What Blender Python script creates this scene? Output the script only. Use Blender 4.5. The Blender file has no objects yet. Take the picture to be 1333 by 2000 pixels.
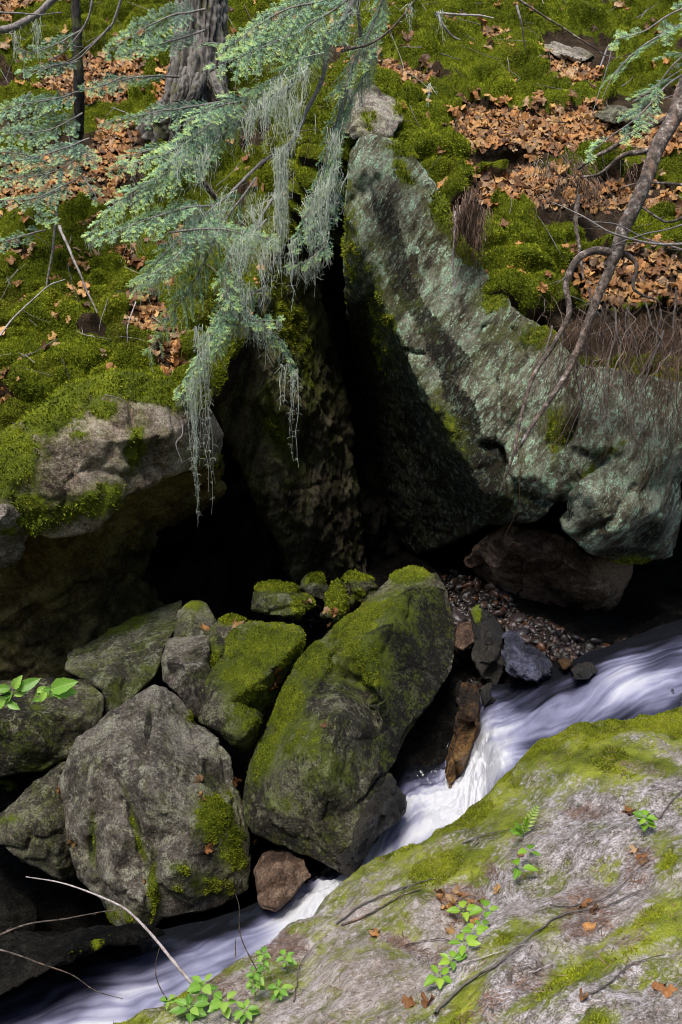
import bpy, math, random
import numpy as np
from mathutils import Vector
from mathutils.bvhtree import BVHTree
from mathutils.geometry import delaunay_2d_cdt
random.seed(7); RNG = np.random.default_rng(7)
R = math.radians
SC = bpy.context.scene; COL = SC.collection

# ------------------------------------------------------------------ camera, sky, sun, exposure
CAMZ = 5.2; PITCH = R(20.0); F = 2220.0
cd = bpy.data.cameras.new('camera'); cam = bpy.data.objects.new('camera', cd); COL.objects.link(cam)
cam.location = (0, 0, CAMZ); cam.rotation_euler = (math.pi/2 - PITCH, 0, 0)
cd.sensor_fit = 'VERTICAL'; cd.sensor_height = 36.0; cd.sensor_width = 24.0
cd.lens = 36.0*F/2000.0; cd.clip_start = 0.05; cd.clip_end = 400
SC.camera = cam
SUN_EL, SUN_AZ = R(68), R(-152)      # azimuth measured from +Y towards +X: behind the camera, left
w = bpy.data.worlds.new('World'); SC.world = w; w.use_nodes = True
nt = w.node_tree; nt.nodes.clear()
sky = nt.nodes.new('ShaderNodeTexSky'); sky.sky_type = 'NISHITA'; sky.sun_disc = False
sky.sun_elevation = SUN_EL; sky.sun_rotation = SUN_AZ; sky.air_density = 1.0; sky.dust_density = 1.5; sky.ozone_density = 1.0
bg = nt.nodes.new('ShaderNodeBackground'); bg.inputs['Strength'].default_value = 0.13
wo = nt.nodes.new('ShaderNodeOutputWorld')
nt.links.new(sky.outputs[0], bg.inputs['Color']); nt.links.new(bg.outputs[0], wo.inputs['Surface'])
sl = bpy.data.lights.new('sun', 'SUN'); sl.energy = 4.6; sl.angle = R(26); sl.color = (1.0, 0.95, 0.86)
so = bpy.data.objects.new('sun', sl); COL.objects.link(so)
sdir = Vector((math.cos(SUN_EL)*math.sin(SUN_AZ), math.cos(SUN_EL)*math.cos(SUN_AZ), math.sin(SUN_EL)))
so.rotation_euler = sdir.to_track_quat('Z', 'Y').to_euler(); so.location = (0, 0, 20)
SC.view_settings.view_transform = 'Standard'; SC.view_settings.look = 'None'
SC.view_settings.exposure = 0.25; SC.view_settings.gamma = 1.0
SC.cycles.max_bounces = 5; SC.cycles.diffuse_bounces = 2; SC.cycles.glossy_bounces = 2
SC.cycles.transmission_bounces = 3; SC.cycles.transparent_max_bounces = 8
SC.cycles.caustics_reflective = False; SC.cycles.caustics_refractive = False
SC.cycles.use_denoising = True; SC.cycles.filter_width = 1.0

# ------------------------------------------------------------------ geometry of the picture -> world
CP, SP = math.cos(PITCH), math.sin(PITCH)
def ray(px, py):
    x = (px-666.5)/F; y = (1000-py)/F
    return x, CP+y*SP, -SP+y*CP
def P(px, py, Y):
    """world point at horizontal distance Y seen at photo position (px, py); arrays welcome"""
    dx, dy, dz = ray(np.asarray(px, float), np.asarray(py, float)); k = np.asarray(Y, float)/dy
    return np.stack(np.broadcast_arrays(dx*k, dy*k, CAMZ+dz*k), -1)
def Pz(px, py, zr):
    dx, dy, dz = ray(np.asarray(px, float), np.asarray(py, float)); k = np.asarray(zr, float)/dz
    return np.stack(np.broadcast_arrays(dx*k, dy*k, CAMZ+dz*k), -1)
def to_px(V):
    V = np.asarray(V, float); x = V[..., 0]; y = V[..., 1]; z = V[..., 2]-CAMZ
    d = y*CP - z*SP; u = y*SP + z*CP; d = np.maximum(d, 1e-3)
    return 666.5+F*x/d, 1000-F*u/d

# ------------------------------------------------------------------ noise
_pm = np.random.default_rng(3).permutation(256); _pm = np.concatenate([_pm, _pm, _pm])
_gr = np.random.default_rng(4).normal(size=(256, 3)); _gr /= np.linalg.norm(_gr, axis=1)[:, None]
def gnoise(Pn):
    Pn = np.asarray(Pn, float); i = np.floor(Pn).astype(np.int64); f = Pn-i; i &= 255
    u = f*f*f*(f*(f*6-15)+10); out = 0
    for a in (0, 1):
        for b in (0, 1):
            for c in (0, 1):
                h = _pm[_pm[_pm[(i[:, 0]+a) & 255]+((i[:, 1]+b) & 255)]+((i[:, 2]+c) & 255)]
                g = _gr[h]; d = g[:, 0]*(f[:, 0]-a)+g[:, 1]*(f[:, 1]-b)+g[:, 2]*(f[:, 2]-c)
                wt = (u[:, 0] if a else 1-u[:, 0])*(u[:, 1] if b else 1-u[:, 1])*(u[:, 2] if c else 1-u[:, 2])
                out = out+wt*d
    return out*1.6
def fbm(Pn, fr=1.0, octv=4, gain=0.5, off=0.0, ridged=False):
    Pn = np.asarray(Pn, float)*fr+off; s = 0; a = 1.0; t = 0
    for k in range(octv):
        n = gnoise(Pn+17.3*k)
        if ridged: n = 1-2*np.abs(n)
        s = s+a*n; t += a; a *= gain; Pn = Pn*2.03
    return s/t
_wj = np.random.default_rng(5).random((256, 3))
def worley(Pn, full=False):
    Pn = np.asarray(Pn, float); i = np.floor(Pn).astype(np.int64); f = Pn-i
    F1 = np.full(len(Pn), 9.0); F2 = F1.copy(); idn = np.zeros(len(Pn), np.int64); OFF = np.zeros_like(Pn)
    for a in (-1, 0, 1):
        for b in (-1, 0, 1):
            for c in (-1, 0, 1):
                h = _pm[_pm[_pm[(i[:, 0]+a) & 255]+((i[:, 1]+b) & 255)]+((i[:, 2]+c) & 255)]
                of = np.array([a, b, c])+_wj[h]-f; d = np.linalg.norm(of, axis=1)
                m = d < F1; F2 = np.where(m, F1, np.minimum(F2, d)); idn = np.where(m, h, idn); F1 = np.where(m, d, F1); OFF = np.where(m[:, None], of, OFF)
    return (F1, F2, idn, OFF) if full else (F1, F2, idn)
def in_poly(px, py, poly):
    ins = np.zeros(np.shape(px), bool); n = len(poly); j = n-1
    for k in range(n):
        x1, y1 = poly[k][:2]; x2, y2 = poly[j][:2]
        if y1 != y2:
            c = ((y1 > py) != (y2 > py)) & (px < (x2-x1)*(py-y1)/(y2-y1)+x1); ins ^= c
        j = k
    return ins
def sstep(a, b, x):
    t = np.clip((x-a)/(b-a), 0, 1); return t*t*(3-2*t)
def tri_interp(ctrl, qx, qy):
    """piecewise-linear value over a Delaunay net of (x, y, value) points"""
    c = np.array(ctrl, float); r = delaunay_2d_cdt([Vector(p[:2]) for p in ctrl], [], [], 0, 1e-5)
    vs = np.array([v[:] for v in r[0]]); om = r[3]; val = np.array([c[o[0], 2] for o in om])
    out = np.full(np.shape(qx), np.nan)
    for t in r[2]:
        a, b, d = vs[t[0]], vs[t[1]], vs[t[2]]
        den = (b[1]-d[1])*(a[0]-d[0])+(d[0]-b[0])*(a[1]-d[1])
        if abs(den) < 1e-9: continue
        l1 = ((b[1]-d[1])*(qx-d[0])+(d[0]-b[0])*(qy-d[1]))/den; l2 = ((d[1]-a[1])*(qx-d[0])+(a[0]-d[0])*(qy-d[1]))/den
        m = (l1 >= -1e-6) & (l2 >= -1e-6) & (l1+l2 <= 1+1e-6)
        out = np.where(m, l1*val[t[0]]+l2*val[t[1]]+(1-l1-l2)*val[t[2]], out)
    bad = np.isnan(out)
    if bad.any():
        bx, by = qx[bad], qy[bad]; d = (bx[:, None]-c[:, 0])**2+(by[:, None]-c[:, 1])**2
        out[bad] = c[np.argmin(d, 1), 2]
    return out

# ------------------------------------------------------------------ objects
def fast_mesh(name, V, Fa, attrs=None, smooth=True):
    """V (n,3), Fa (m,k) same-size faces -> mesh"""
    V = np.ascontiguousarray(V, np.float32); Fa = np.ascontiguousarray(Fa, np.int32); k = Fa.shape[1]
    me = bpy.data.meshes.new(name); me.vertices.add(len(V)); me.vertices.foreach_set('co', V.ravel())
    me.loops.add(Fa.size); me.loops.foreach_set('vertex_index', Fa.ravel())
    me.polygons.add(len(Fa)); me.polygons.foreach_set('loop_start', np.arange(0, Fa.size, k, dtype=np.int32))
    me.update(calc_edges=True)
    me.polygons.foreach_set('use_smooth', np.full(len(Fa), smooth)); me.update()
    for n, a in (attrs or {}).items():
        at = me.attributes.new(n, 'FLOAT', 'POINT'); at.data.foreach_set('value', np.ascontiguousarray(a, np.float32))
    return me
def tag(o, label=None, cat=None, group=None, kind=None):
    if label: o['label'] = label
    if cat: o['category'] = cat
    if group: o['group'] = group
    if kind: o['kind'] = kind
    return o
def link(name, me, mat=None, parent=None, origin=None, recenter=True):
    """link a mesh given in world coordinates; a top-level mesh gets its origin at its base"""
    o = bpy.data.objects.new(name, me); COL.objects.link(o)
    if mat and not me.materials: me.materials.append(mat)
    if parent is not None:
        o.parent = parent; L = np.array(parent.location)
        co = np.empty(len(me.vertices)*3, np.float32); me.vertices.foreach_get('co', co)
        me.vertices.foreach_set('co', (co.reshape(-1, 3)-L).astype(np.float32).ravel()); me.update()
    elif recenter:
        co = np.empty(len(me.vertices)*3, np.float32); me.vertices.foreach_get('co', co); co = co.reshape(-1, 3)
        c = origin if origin is not None else np.array([co[:, 0].mean(), co[:, 1].mean(), co[:, 2].min()])
        me.vertices.foreach_set('co', (co-c).astype(np.float32).ravel()); me.update(); o.location = tuple(float(x) for x in c)
    return o
def empty(name, loc, label, cat, group=None):
    o = bpy.data.objects.new(name, None); COL.objects.link(o); o.location = tuple(float(x) for x in loc); o.empty_display_size = .1
    return tag(o, label, cat, group)
def grid_faces(nr, nc):
    i = np.arange(nr*nc).reshape(nr, nc)
    return np.stack([i[:-1, :-1], i[:-1, 1:], i[1:, 1:], i[1:, :-1]], -1).reshape(-1, 4)
def vnormals(V, Fa):
    n = np.zeros_like(V)
    fn = np.cross(V[Fa[:, 2]]-V[Fa[:, 0]], V[Fa[:, -1]]-V[Fa[:, 1]])
    for k in range(Fa.shape[1]): np.add.at(n, Fa[:, k], fn)
    return n/np.maximum(np.linalg.norm(n, axis=1), 1e-12)[:, None]
def frame(d):
    d = d/np.maximum(np.linalg.norm(d, axis=-1, keepdims=True), 1e-9)
    up = np.where(np.abs(d[..., 2:3]) > .92, np.array([1., 0, 0]), np.array([0, 0, 1.]))
    a = np.cross(d, up); a /= np.linalg.norm(a, axis=-1, keepdims=True); return a, np.cross(a, d)
class Soup:
    """collects tubes and quads; every face a quad"""
    def __init__(s): s.V = []; s.F = []; s.A = []; s.n = 0
    def add(s, V, Fa, a=0.0):
        V = np.asarray(V, float); s.V.append(V); s.F.append(np.asarray(Fa)+s.n); s.n += len(V)
        s.A.append(np.broadcast_to(np.asarray(a, float), (len(V),)).copy())
    def tube(s, pts, rad, sides=6, a=0.0):
        pts = np.asarray(pts, float); n = len(pts); rad = np.broadcast_to(np.asarray(rad, float), (n,))
        d = np.gradient(pts, axis=0); u, v = frame(d)
        for k in range(1, n):
            if np.dot(u[k], u[k-1]) < 0: u[k] = -u[k]; v[k] = -v[k]
        th = np.arange(sides)*2*np.pi/sides
        ring = pts[:, None, :]+rad[:, None, None]*(np.cos(th)[None, :, None]*u[:, None, :]+np.sin(th)[None, :, None]*v[:, None, :])
        i = np.arange(n*sides).reshape(n, sides); j = np.roll(i, -1, 1)
        s.add(ring.reshape(-1, 3), np.stack([i[:-1], j[:-1], j[1:], i[1:]], -1).reshape(-1, 4), a)
    def mesh(s, name, smooth=True):
        return fast_mesh(name, np.concatenate(s.V), np.concatenate(s.F), {'v': np.concatenate(s.A)}, smooth)
def spline(pts, n):
    """Catmull-Rom through points"""
    p = np.asarray(pts, float)
    if len(p) == 2: t = np.linspace(0, 1, n)[:, None]; return p[0]*(1-t)+p[1]*t
    q = np.vstack([2*p[0]-p[1], p, 2*p[-1]-p[-2]]); t = np.linspace(0, len(p)-1-1e-9, n); k = t.astype(int); f = (t-k)[:, None]
    a, b, c, d = q[k], q[k+1], q[k+2], q[k+3]
    return .5*((2*b)+(-a+c)*f+(2*a-5*b+4*c-d)*f*f+(-a+3*b-3*c+d)*f**3)

# ------------------------------------------------------------------ materials
class G:
    def __init__(s, name):
        s.m = bpy.data.materials.new(name); s.m.use_nodes = True; s.t = s.m.node_tree; s.t.nodes.clear()
        s.out = s.t.nodes.new('ShaderNodeOutputMaterial')
    def n(s, typ, ins=None, **pr):
        nd = s.t.nodes.new('ShaderNode'+typ)
        for k, v in pr.items(): setattr(nd, k, v)
        for k, v in (ins or {}).items():
            so_ = nd.inputs[k]
            if hasattr(v, 'links') or hasattr(v, 'is_linked'): s.t.links.new(v, so_)
            else: so_.default_value = v
        return nd
    def noise(s, vec, sc, det=4, rough=.55, dist=0.0):
        return s.n('TexNoise', {'Vector': vec, 'Scale': sc, 'Detail': det, 'Roughness': rough, 'Distortion': dist}).outputs['Fac']
    def vor(s, vec, sc, feat='F1', out='Distance', **k):
        return s.n('TexVoronoi', {'Vector': vec, 'Scale': sc}, feature=feat, **k).outputs[out]
    def ramp(s, fac, stops, interp='LINEAR'):
        nd = s.n('ValToRGB', {'Fac': fac}); cr = nd.color_ramp; cr.interpolation = interp
        while len(cr.elements) < len(stops): cr.elements.new(.5)
        for e, (p, c) in zip(cr.elements, stops):
            e.position = p; e.color = (c, c, c, 1) if isinstance(c, (int, float)) else (*c, 1)
        return nd.outputs['Color']
    def math(s, op, a, b=0.0, c=None, clamp=False):
        nd = s.n('Math', {0: a, 1: b}, operation=op, use_clamp=clamp)
        if c is not None:
            if hasattr(c, 'is_linked'): s.t.links.new(c, nd.inputs[2])
            else: nd.inputs[2].default_value = c
        return nd.outputs[0]
    def mix(s, f, a, b, blend='MIX'):
        nd = s.n('Mix', data_type='RGBA', blend_type=blend)
        for i, v in ((0, f), (6, a), (7, b)):
            if hasattr(v, 'is_linked'): s.t.links.new(v, nd.inputs[i])
            else: nd.inputs[i].default_value = v if i == 0 else (*v, 1)
        return nd.outputs[2]
    def ss(s, x, a, b):
        return s.n('MapRange', {'Value': x, 'From Min': a, 'From Max': b}, interpolation_type='SMOOTHSTEP').outputs[0]
    def attr(s, name): return s.n('Attribute', attribute_name=name).outputs['Fac']
    def mapping(s, vec, scale=(1, 1, 1), rot=(0, 0, 0)):
        return s.n('Mapping', {'Vector': vec, 'Scale': scale, 'Rotation': rot}).outputs[0]
    def pos(s): return s.n('NewGeometry').outputs['Position']
    def bump(s, h, st=.5, dist=.02, nrm=None):
        i = {'Height': h, 'Strength': st, 'Distance': dist}
        if nrm is not None: i['Normal'] = nrm
        return s.n('Bump', i).outputs[0]
    def bsdf(s, **k):
        nd = s.n('BsdfPrincipled')
        for kk, v in k.items():
            so_ = nd.inputs[kk.replace('_', ' ')]
            if hasattr(v, 'is_linked'): s.t.links.new(v, so_)
            elif isinstance(v, tuple) and len(v) == 3 and so_.type == 'RGBA': so_.default_value = (*v, 1)
            else: so_.default_value = v
        return nd.outputs[0]
    def done(s, sh): s.t.links.new(sh, s.out.inputs['Surface']); return s.m
def hexlin(c):
    return tuple((x/12.92 if x <= .04045 else ((x+.055)/1.055)**2.4) for x in c)

MOSS_D, MOSS_M, MOSS_L = (.032, .044, .004), (.14, .18, .009), (.36, .40, .02)
def rock_mat(name, dark, mid, light, patch=(.30, .36, .28), patch_amt=.4, spec=.9, rough=.85, rot=(0, 0, 0), stretch=(1, 1, 1),
             scale=1.0, wet=0.0, bump=.8, stain_shade=None, stain_amt=.0, moss_tint=1.0, thin=.0, spl=None):
    g = G(name); p = g.pos(); q = g.mapping(g.mapping(p, (1, 1, 1), rot), stretch)
    n1 = g.noise(q, 1.9*scale, 10, .70, .3); n2 = g.noise(q, 8*scale, 10, .74, .15); n3 = g.noise(p, 48, 5, .8); n4 = g.noise(p, 1.3, 5, .55); n5 = g.noise(q, 24*scale, 8, .75)
    c = g.ramp(g.math('ADD', g.math('MULTIPLY', n1, .6), g.math('ADD', g.math('MULTIPLY', n2, .25), g.math('MULTIPLY', n5, .15))), [(.42, dark), (.49, mid), (.56, light)])
    st = g.ss(g.math('ADD', g.attr('stain_shade'), g.math('MULTIPLY', g.math('SUBTRACT', n2, .5), 1.6)), .35, .65)
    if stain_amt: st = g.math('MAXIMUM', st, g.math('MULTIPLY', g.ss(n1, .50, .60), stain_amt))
    c = g.mix(st, c, stain_shade or tuple(x*.9 for x in dark))
    n6 = g.noise(p, 95, 3, .8); sp = g.ramp(g.math('ADD', g.math('MULTIPLY', n3, .55), g.math('MULTIPLY', n6, .45)), [(.36, .28), (.46, .75), (.53, 1.1), (.62, 2.0)])
    c = g.mix(spec, c, g.mix(1.0, c, sp, 'MULTIPLY'))
    wc = g.n('VectorMath', {0: p, 1: g.n('VectorMath', {0: g.n('TexNoise', {'Vector': p, 'Scale': 12.0, 'Detail': 3.0}).outputs['Color'], 1: (.12, .12, .12)}, operation='MULTIPLY').outputs[0]}, operation='ADD').outputs[0]
    v1 = g.vor(wc, 7.0); v2 = g.vor(wc, 21.0)
    la = g.math('MULTIPLY', g.ss(n2, .515, .565), g.ss(g.math('ADD', n5, g.math('MULTIPLY', n1, .35)), .64, .70))
    lb = g.math('MULTIPLY', g.ss(v1, .30, .24), g.ss(n4, .50, .56)); lc = g.math('MULTIPLY', g.ss(v2, .30, .22), g.ss(n1, .47, .53))
    lm = g.math('MULTIPLY', g.math('MAXIMUM', la, g.math('MULTIPLY', g.math('MAXIMUM', lb, lc), g.ss(n3, .38, .5))), g.math('MULTIPLY', g.math('ADD', g.attr('lich'), 1.0), patch_amt), clamp=True)
    lm = g.math('MULTIPLY', lm, g.math('SUBTRACT', 1.0, g.math('MULTIPLY', st, .75)))
    c = g.mix(lm, c, g.mix(1.0, patch, g.ramp(n6, [(.38, .4), (.6, 1.6)]), 'MULTIPLY'))
    ma = g.attr('moss'); mn = g.noise(p, 9, 10, .78); mn2 = g.noise(p, 110, 3, .75)
    x_ = g.math('ADD', ma, g.math('MULTIPLY', g.math('SUBTRACT', mn, .5), 2.0)); mm = g.ss(x_, .44, .58)
    mc = g.ramp(g.math('ADD', g.math('MULTIPLY', g.noise(p, 3.5, 6, .65), .5), g.math('MULTIPLY', mn2, .5)), [(.36, MOSS_D), (.5, tuple(x*moss_tint for x in MOSS_M)), (.62, tuple(x*moss_tint for x in MOSS_L))])
    if thin: c = g.mix(g.math('MULTIPLY', g.ss(g.math('ADD', x_, g.math('MULTIPLY', g.math('SUBTRACT', n3, .5), 1.2)), -.05, .5), thin), c, tuple(x*moss_tint*1.5 for x in MOSS_M))
    c = g.mix(mm, c, mc)
    pit = g.ss(g.vor(g.mapping(q, (1, 1, 1)), 30.0*scale), .0, .35)
    h = g.math('ADD', g.math('MULTIPLY', n2, 1.2), g.math('ADD', g.math('MULTIPLY', n5, .7), g.math('ADD', g.math('MULTIPLY', n3, .35), g.math('MULTIPLY', pit, .18))))
    h = g.math('ADD', h, g.math('MULTIPLY', g.math('MULTIPLY', mm, mn2), .8))
    rg = g.mix(mm, (rough, rough, rough), (.95, .95, .95))
    if wet: rg = g.mix(g.math('MULTIPLY', g.ss(n2, .42, .6), min(wet, 1)), rg, (.2, .2, .2))
    return g.done(g.bsdf(Base_Color=c, Roughness=rg, Normal=g.bump(h, bump, .06), Specular_IOR_Level=.3+.3*wet if spl is None else spl))

def bedrock_mat():
    g = G('lilac_grey_bedrock'); p = g.pos(); q = g.mapping(g.mapping(p, (1, 1, 1), (0, 0, R(-48))), (.7, 1.08, 1.0)); dq = g.n('VectorMath', {0: q, 1: g.n('VectorMath', {0: g.n('TexNoise', {'Vector': p, 'Scale': 2.2, 'Detail': 3.0}).outputs['Color'], 1: (.12, .12, .12)}, operation='MULTIPLY').outputs[0]}, operation='ADD').outputs[0]
    a = g.noise(dq, 7, 10, .78); b = g.noise(dq, 42, 8, .82); c0 = g.noise(p, 130, 4, .85); big = g.noise(p, .9, 4, .55)
    k = g.math('ADD', g.math('MULTIPLY', a, .26), g.math('ADD', g.math('MULTIPLY', b, .36), g.math('MULTIPLY', c0, .38)))
    c = g.ramp(k, [(.42, (.035, .028, .022)), (.47, (.16, .135, .12)), (.513, (.41, .365, .36)), (.56, (.80, .73, .77))])
    c = g.mix(g.math('MULTIPLY', g.ss(big, .46, .58), .3), c, (.46, .36, .28))
    x_ = g.math('ADD', g.attr('moss'), g.math('ADD', g.math('MULTIPLY', g.math('SUBTRACT', a, .5), -1.5), g.math('ADD', g.math('MULTIPLY', g.math('SUBTRACT', c0, .5), 1.0), g.math('MULTIPLY', g.math('SUBTRACT', g.noise(p, 2.6, 8, .7), .5), 2.6))))
    mc = g.ramp(g.math('ADD', g.math('MULTIPLY', g.noise(p, 5, 6, .65), .55), g.math('MULTIPLY', c0, .45)), [(.38, (.05, .06, .006)), (.5, (.20, .235, .015)), (.6, (.42, .45, .05))])
    film = g.math('MULTIPLY', g.ss(x_, .0, .42), g.ss(b, .66, .44)); c = g.mix(film, c, mc); mm = g.ss(x_, .52, .72); c = g.mix(mm, c, mc)
    h = g.math('ADD', g.math('MULTIPLY', a, 1.3), g.math('ADD', g.math('MULTIPLY', b, .6), g.math('MULTIPLY', c0, .2)))
    return g.done(g.bsdf(Base_Color=c, Roughness=.85, Normal=g.bump(h, .75, .05), Specular_IOR_Level=.3))
BVHS = []
def moss_attr(V, N, spots, base):
    px, py = to_px(V); m = np.full(len(V), base, float)
    for s in spots:
        x, y, rx, ry, st = s[:5]; a = R(s[5]) if len(s) > 5 else 0
        dx = (px-x); dy = (py-y); u = (dx*math.cos(a)+dy*math.sin(a))/rx; v = (-dx*math.sin(a)+dy*math.cos(a))/ry
        m = np.maximum(m, st*np.clip(1.35-np.sqrt(u*u+v*v), 0, 1)) if st > 0 else m+st*np.clip(1.35-np.sqrt(u*u+v*v), 0, 1)
    return m
def remesh(V, Fl, voxel):
    me = bpy.data.meshes.new('tmp'); me.from_pydata([tuple(v) for v in V], [], Fl); me.update()
    o = bpy.data.objects.new('tmp', me); COL.objects.link(o)
    md = o.modifiers.new('r', 'REMESH'); md.mode = 'VOXEL'; md.voxel_size = voxel
    ev = o.evaluated_get(bpy.context.evaluated_depsgraph_get()); m2 = ev.to_mesh()
    V2 = np.empty(len(m2.vertices)*3, np.float32); m2.vertices.foreach_get('co', V2); V2 = V2.reshape(-1, 3).astype(float)
    F2 = np.empty(len(m2.loops), np.int32); m2.loops.foreach_get('vertex_index', F2); F2 = F2.reshape(-1, 4)
    ev.to_mesh_clear(); bpy.data.objects.remove(o); bpy.data.meshes.remove(me); return V2, F2
def lap(V, Fa, it, k=.5):
    E = np.concatenate([Fa[:, [i, (i+1) % 4]] for i in range(4)]); cnt = np.bincount(E.ravel(), minlength=len(V)).astype(float)[:, None]
    for _ in range(it):
        s = np.stack([np.bincount(E[:, 0], V[E[:, 1], c], len(V))+np.bincount(E[:, 1], V[E[:, 0], c], len(V)) for c in range(3)], 1)
        V = V+(s/cnt-V)*k
    return V
def shell(outline, inner, thick, back=.55, mids=.95):
    """closed coarse hull from a front outline and relief points; the sides run back into depth"""
    n = len(outline); pts = outline+inner
    r = delaunay_2d_cdt([Vector(p[:2]) for p in pts], [(i, (i+1) % n) for i in range(n)], [], 1, 1e-5)
    om = [o[0] for o in r[3]]; V = [tuple(P(*pts[o])) for o in om]; FL = [tuple(f) for f in r[2]]
    inv = {o: k for k, o in enumerate(om)}
    cx = sum(p[0] for p in outline)/n; cy = sum(p[1] for p in outline)/n; Ym = sum(p[2] for p in outline)/n
    rings = [[inv[i] for i in range(n)]]
    for sc_, dep in ((mids, .45), ((mids+back)/2, .8), (back, 1.0)):
        rg = []
        for (x, y, Y) in outline:
            Yb = Y*(1-dep*.7)+Ym*dep*.7+thick*dep
            V.append(tuple(P(cx+(x-cx)*sc_, cy+(y-cy)*sc_, Yb))); rg.append(len(V)-1)
        rings.append(rg)
    for a, b in zip(rings, rings[1:]):
        for i in range(n):
            j = (i+1) % n; FL.append((a[i], a[j], b[j])); FL.append((a[i], b[j], b[i]))
    V.append(tuple(P(cx, cy, Ym+thick*1.05))); c = len(V)-1
    for i in range(n): FL.append((rings[-1][i], rings[-1][(i+1) % n], c))
    return V, FL
def rock(name, label, cat, mat, outline, inner, thick, voxel=.016, sm=1, amp=.05, fr=1.6, chip=.03, chipf=3.2, fine=.010, moss=(), mbase=0.0,
         mup=0.0, lich=0.0, group=None, kind=None, tufts=0, crack=.03, crackf=1.3, foli=None, back=.55, parent=None, seed=0, tsize=1.0, cuts=None, dark=(), dpoly=()):
    V, FL = shell(outline, inner, thick, back); V, Fa = remesh(np.array(V), FL, voxel); V = lap(V, Fa, sm)
    N = vnormals(V, Fa); o_ = 31.7*seed
    d = amp*fbm(V, fr, 4, .5, o_)
    wv = V*chipf+.35*np.stack([gnoise(V*2.1+o_), gnoise(V*2.1+9+o_), gnoise(V*2.1+19+o_)], 1)
    if foli is not None:                       # bedding: squeeze the noise along one direction
        f = np.array(foli[:3]); f = f/np.linalg.norm(f); W = V+np.outer(V@f, f)*(foli[3]-1)
        d += foli[4]*fbm(W, fr*1.5, 5, .6, o_, True)
    for cs_, ca_ in ((1.0, .8), (2.9, .20), (8.5, .07)):      # broken facets: each cell a tilted plane
        F1, F2, idn, of = worley(wv*cs_+o_*(1+cs_), True)
        d += chip*ca_*((_wj[idn, 0]-.5)*.7+np.einsum('ij,ij->i', _wj[(idn*7+3) % 256]-.5, of)*1.9)
    if cuts:
        qx, qy = to_px(V); qx = qx+9*fbm(V, 7, 3); qy = qy+9*fbm(V, 7, 3, .5, 50)
        for pl, wd, dp in cuts:
            dm = np.full(len(V), 1e9)
            for (ax, ay), (bx_, by_) in zip(pl, pl[1:]):
                tt_ = np.clip(((qx-ax)*(bx_-ax)+(qy-ay)*(by_-ay))/((bx_-ax)**2+(by_-ay)**2), 0, 1); dm = np.minimum(dm, np.hypot(qx-ax-tt_*(bx_-ax), qy-ay-tt_*(by_-ay)))
            d -= dp*np.exp(-(dm/wd)**2)
    if crack:
        W1, W2, _ = worley(V*crackf+.22*np.stack([gnoise(V*3+o_), gnoise(V*3+7), gnoise(V*3+5)], 1)+o_*1.3); d -= crack*np.exp(-((W2-W1)/.045)**2)
    d += fine*fbm(V, 11, 4, .6, o_)
    m = moss_attr(V, N, moss, mbase)+.45*fbm(V, 2.6, 4, .6, 77)+.12*fbm(V, 14, 2)
    V2 = V+N*d[:, None]; N2 = vnormals(V2, Fa)
    m = m+mup*sstep(.25, .75, N2[:, 2]); mm = sstep(.35, .7, m+.5*fbm(V, 9, 3))
    V2 = V2+N2*(mm*(.012+.012*fbm(V, 22, 2)))[:, None]
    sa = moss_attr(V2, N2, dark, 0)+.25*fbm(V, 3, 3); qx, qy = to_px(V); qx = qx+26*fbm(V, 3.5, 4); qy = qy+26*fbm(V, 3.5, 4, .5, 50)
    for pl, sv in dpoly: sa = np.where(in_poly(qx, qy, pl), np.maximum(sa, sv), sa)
    me = fast_mesh(name, V2, Fa, {'moss': m, 'lich': np.full(len(V2), lich), 'stain_shade': sa}); BVHS.append(BVHTree.FromPolygons(V2.tolist(), Fa.tolist()))
    o = link(name, me, mat, parent); tag(o, label, cat, group, kind); o_ = o
    if tufts:
        t = tuft_mesh(V2, Fa, N2, mm, tufts, tsize)
        if t is not None: tag(link('moss', t, TUFT, o), kind='stuff')
    return o
def hit(px, py, only=None):
    d = Vector(ray(px, py)).normalized(); best = None
    for b in (only or BVHS):
        r = b.ray_cast(Vector((0, 0, CAMZ)), d)
        if r[0] is not None and (best is None or r[3] < best[3]): best = r
    if best is None: return None, None
    n = best[1]; n = -n if n.dot(d) > 0 else n
    return np.array(best[0]), np.array(n)

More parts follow.
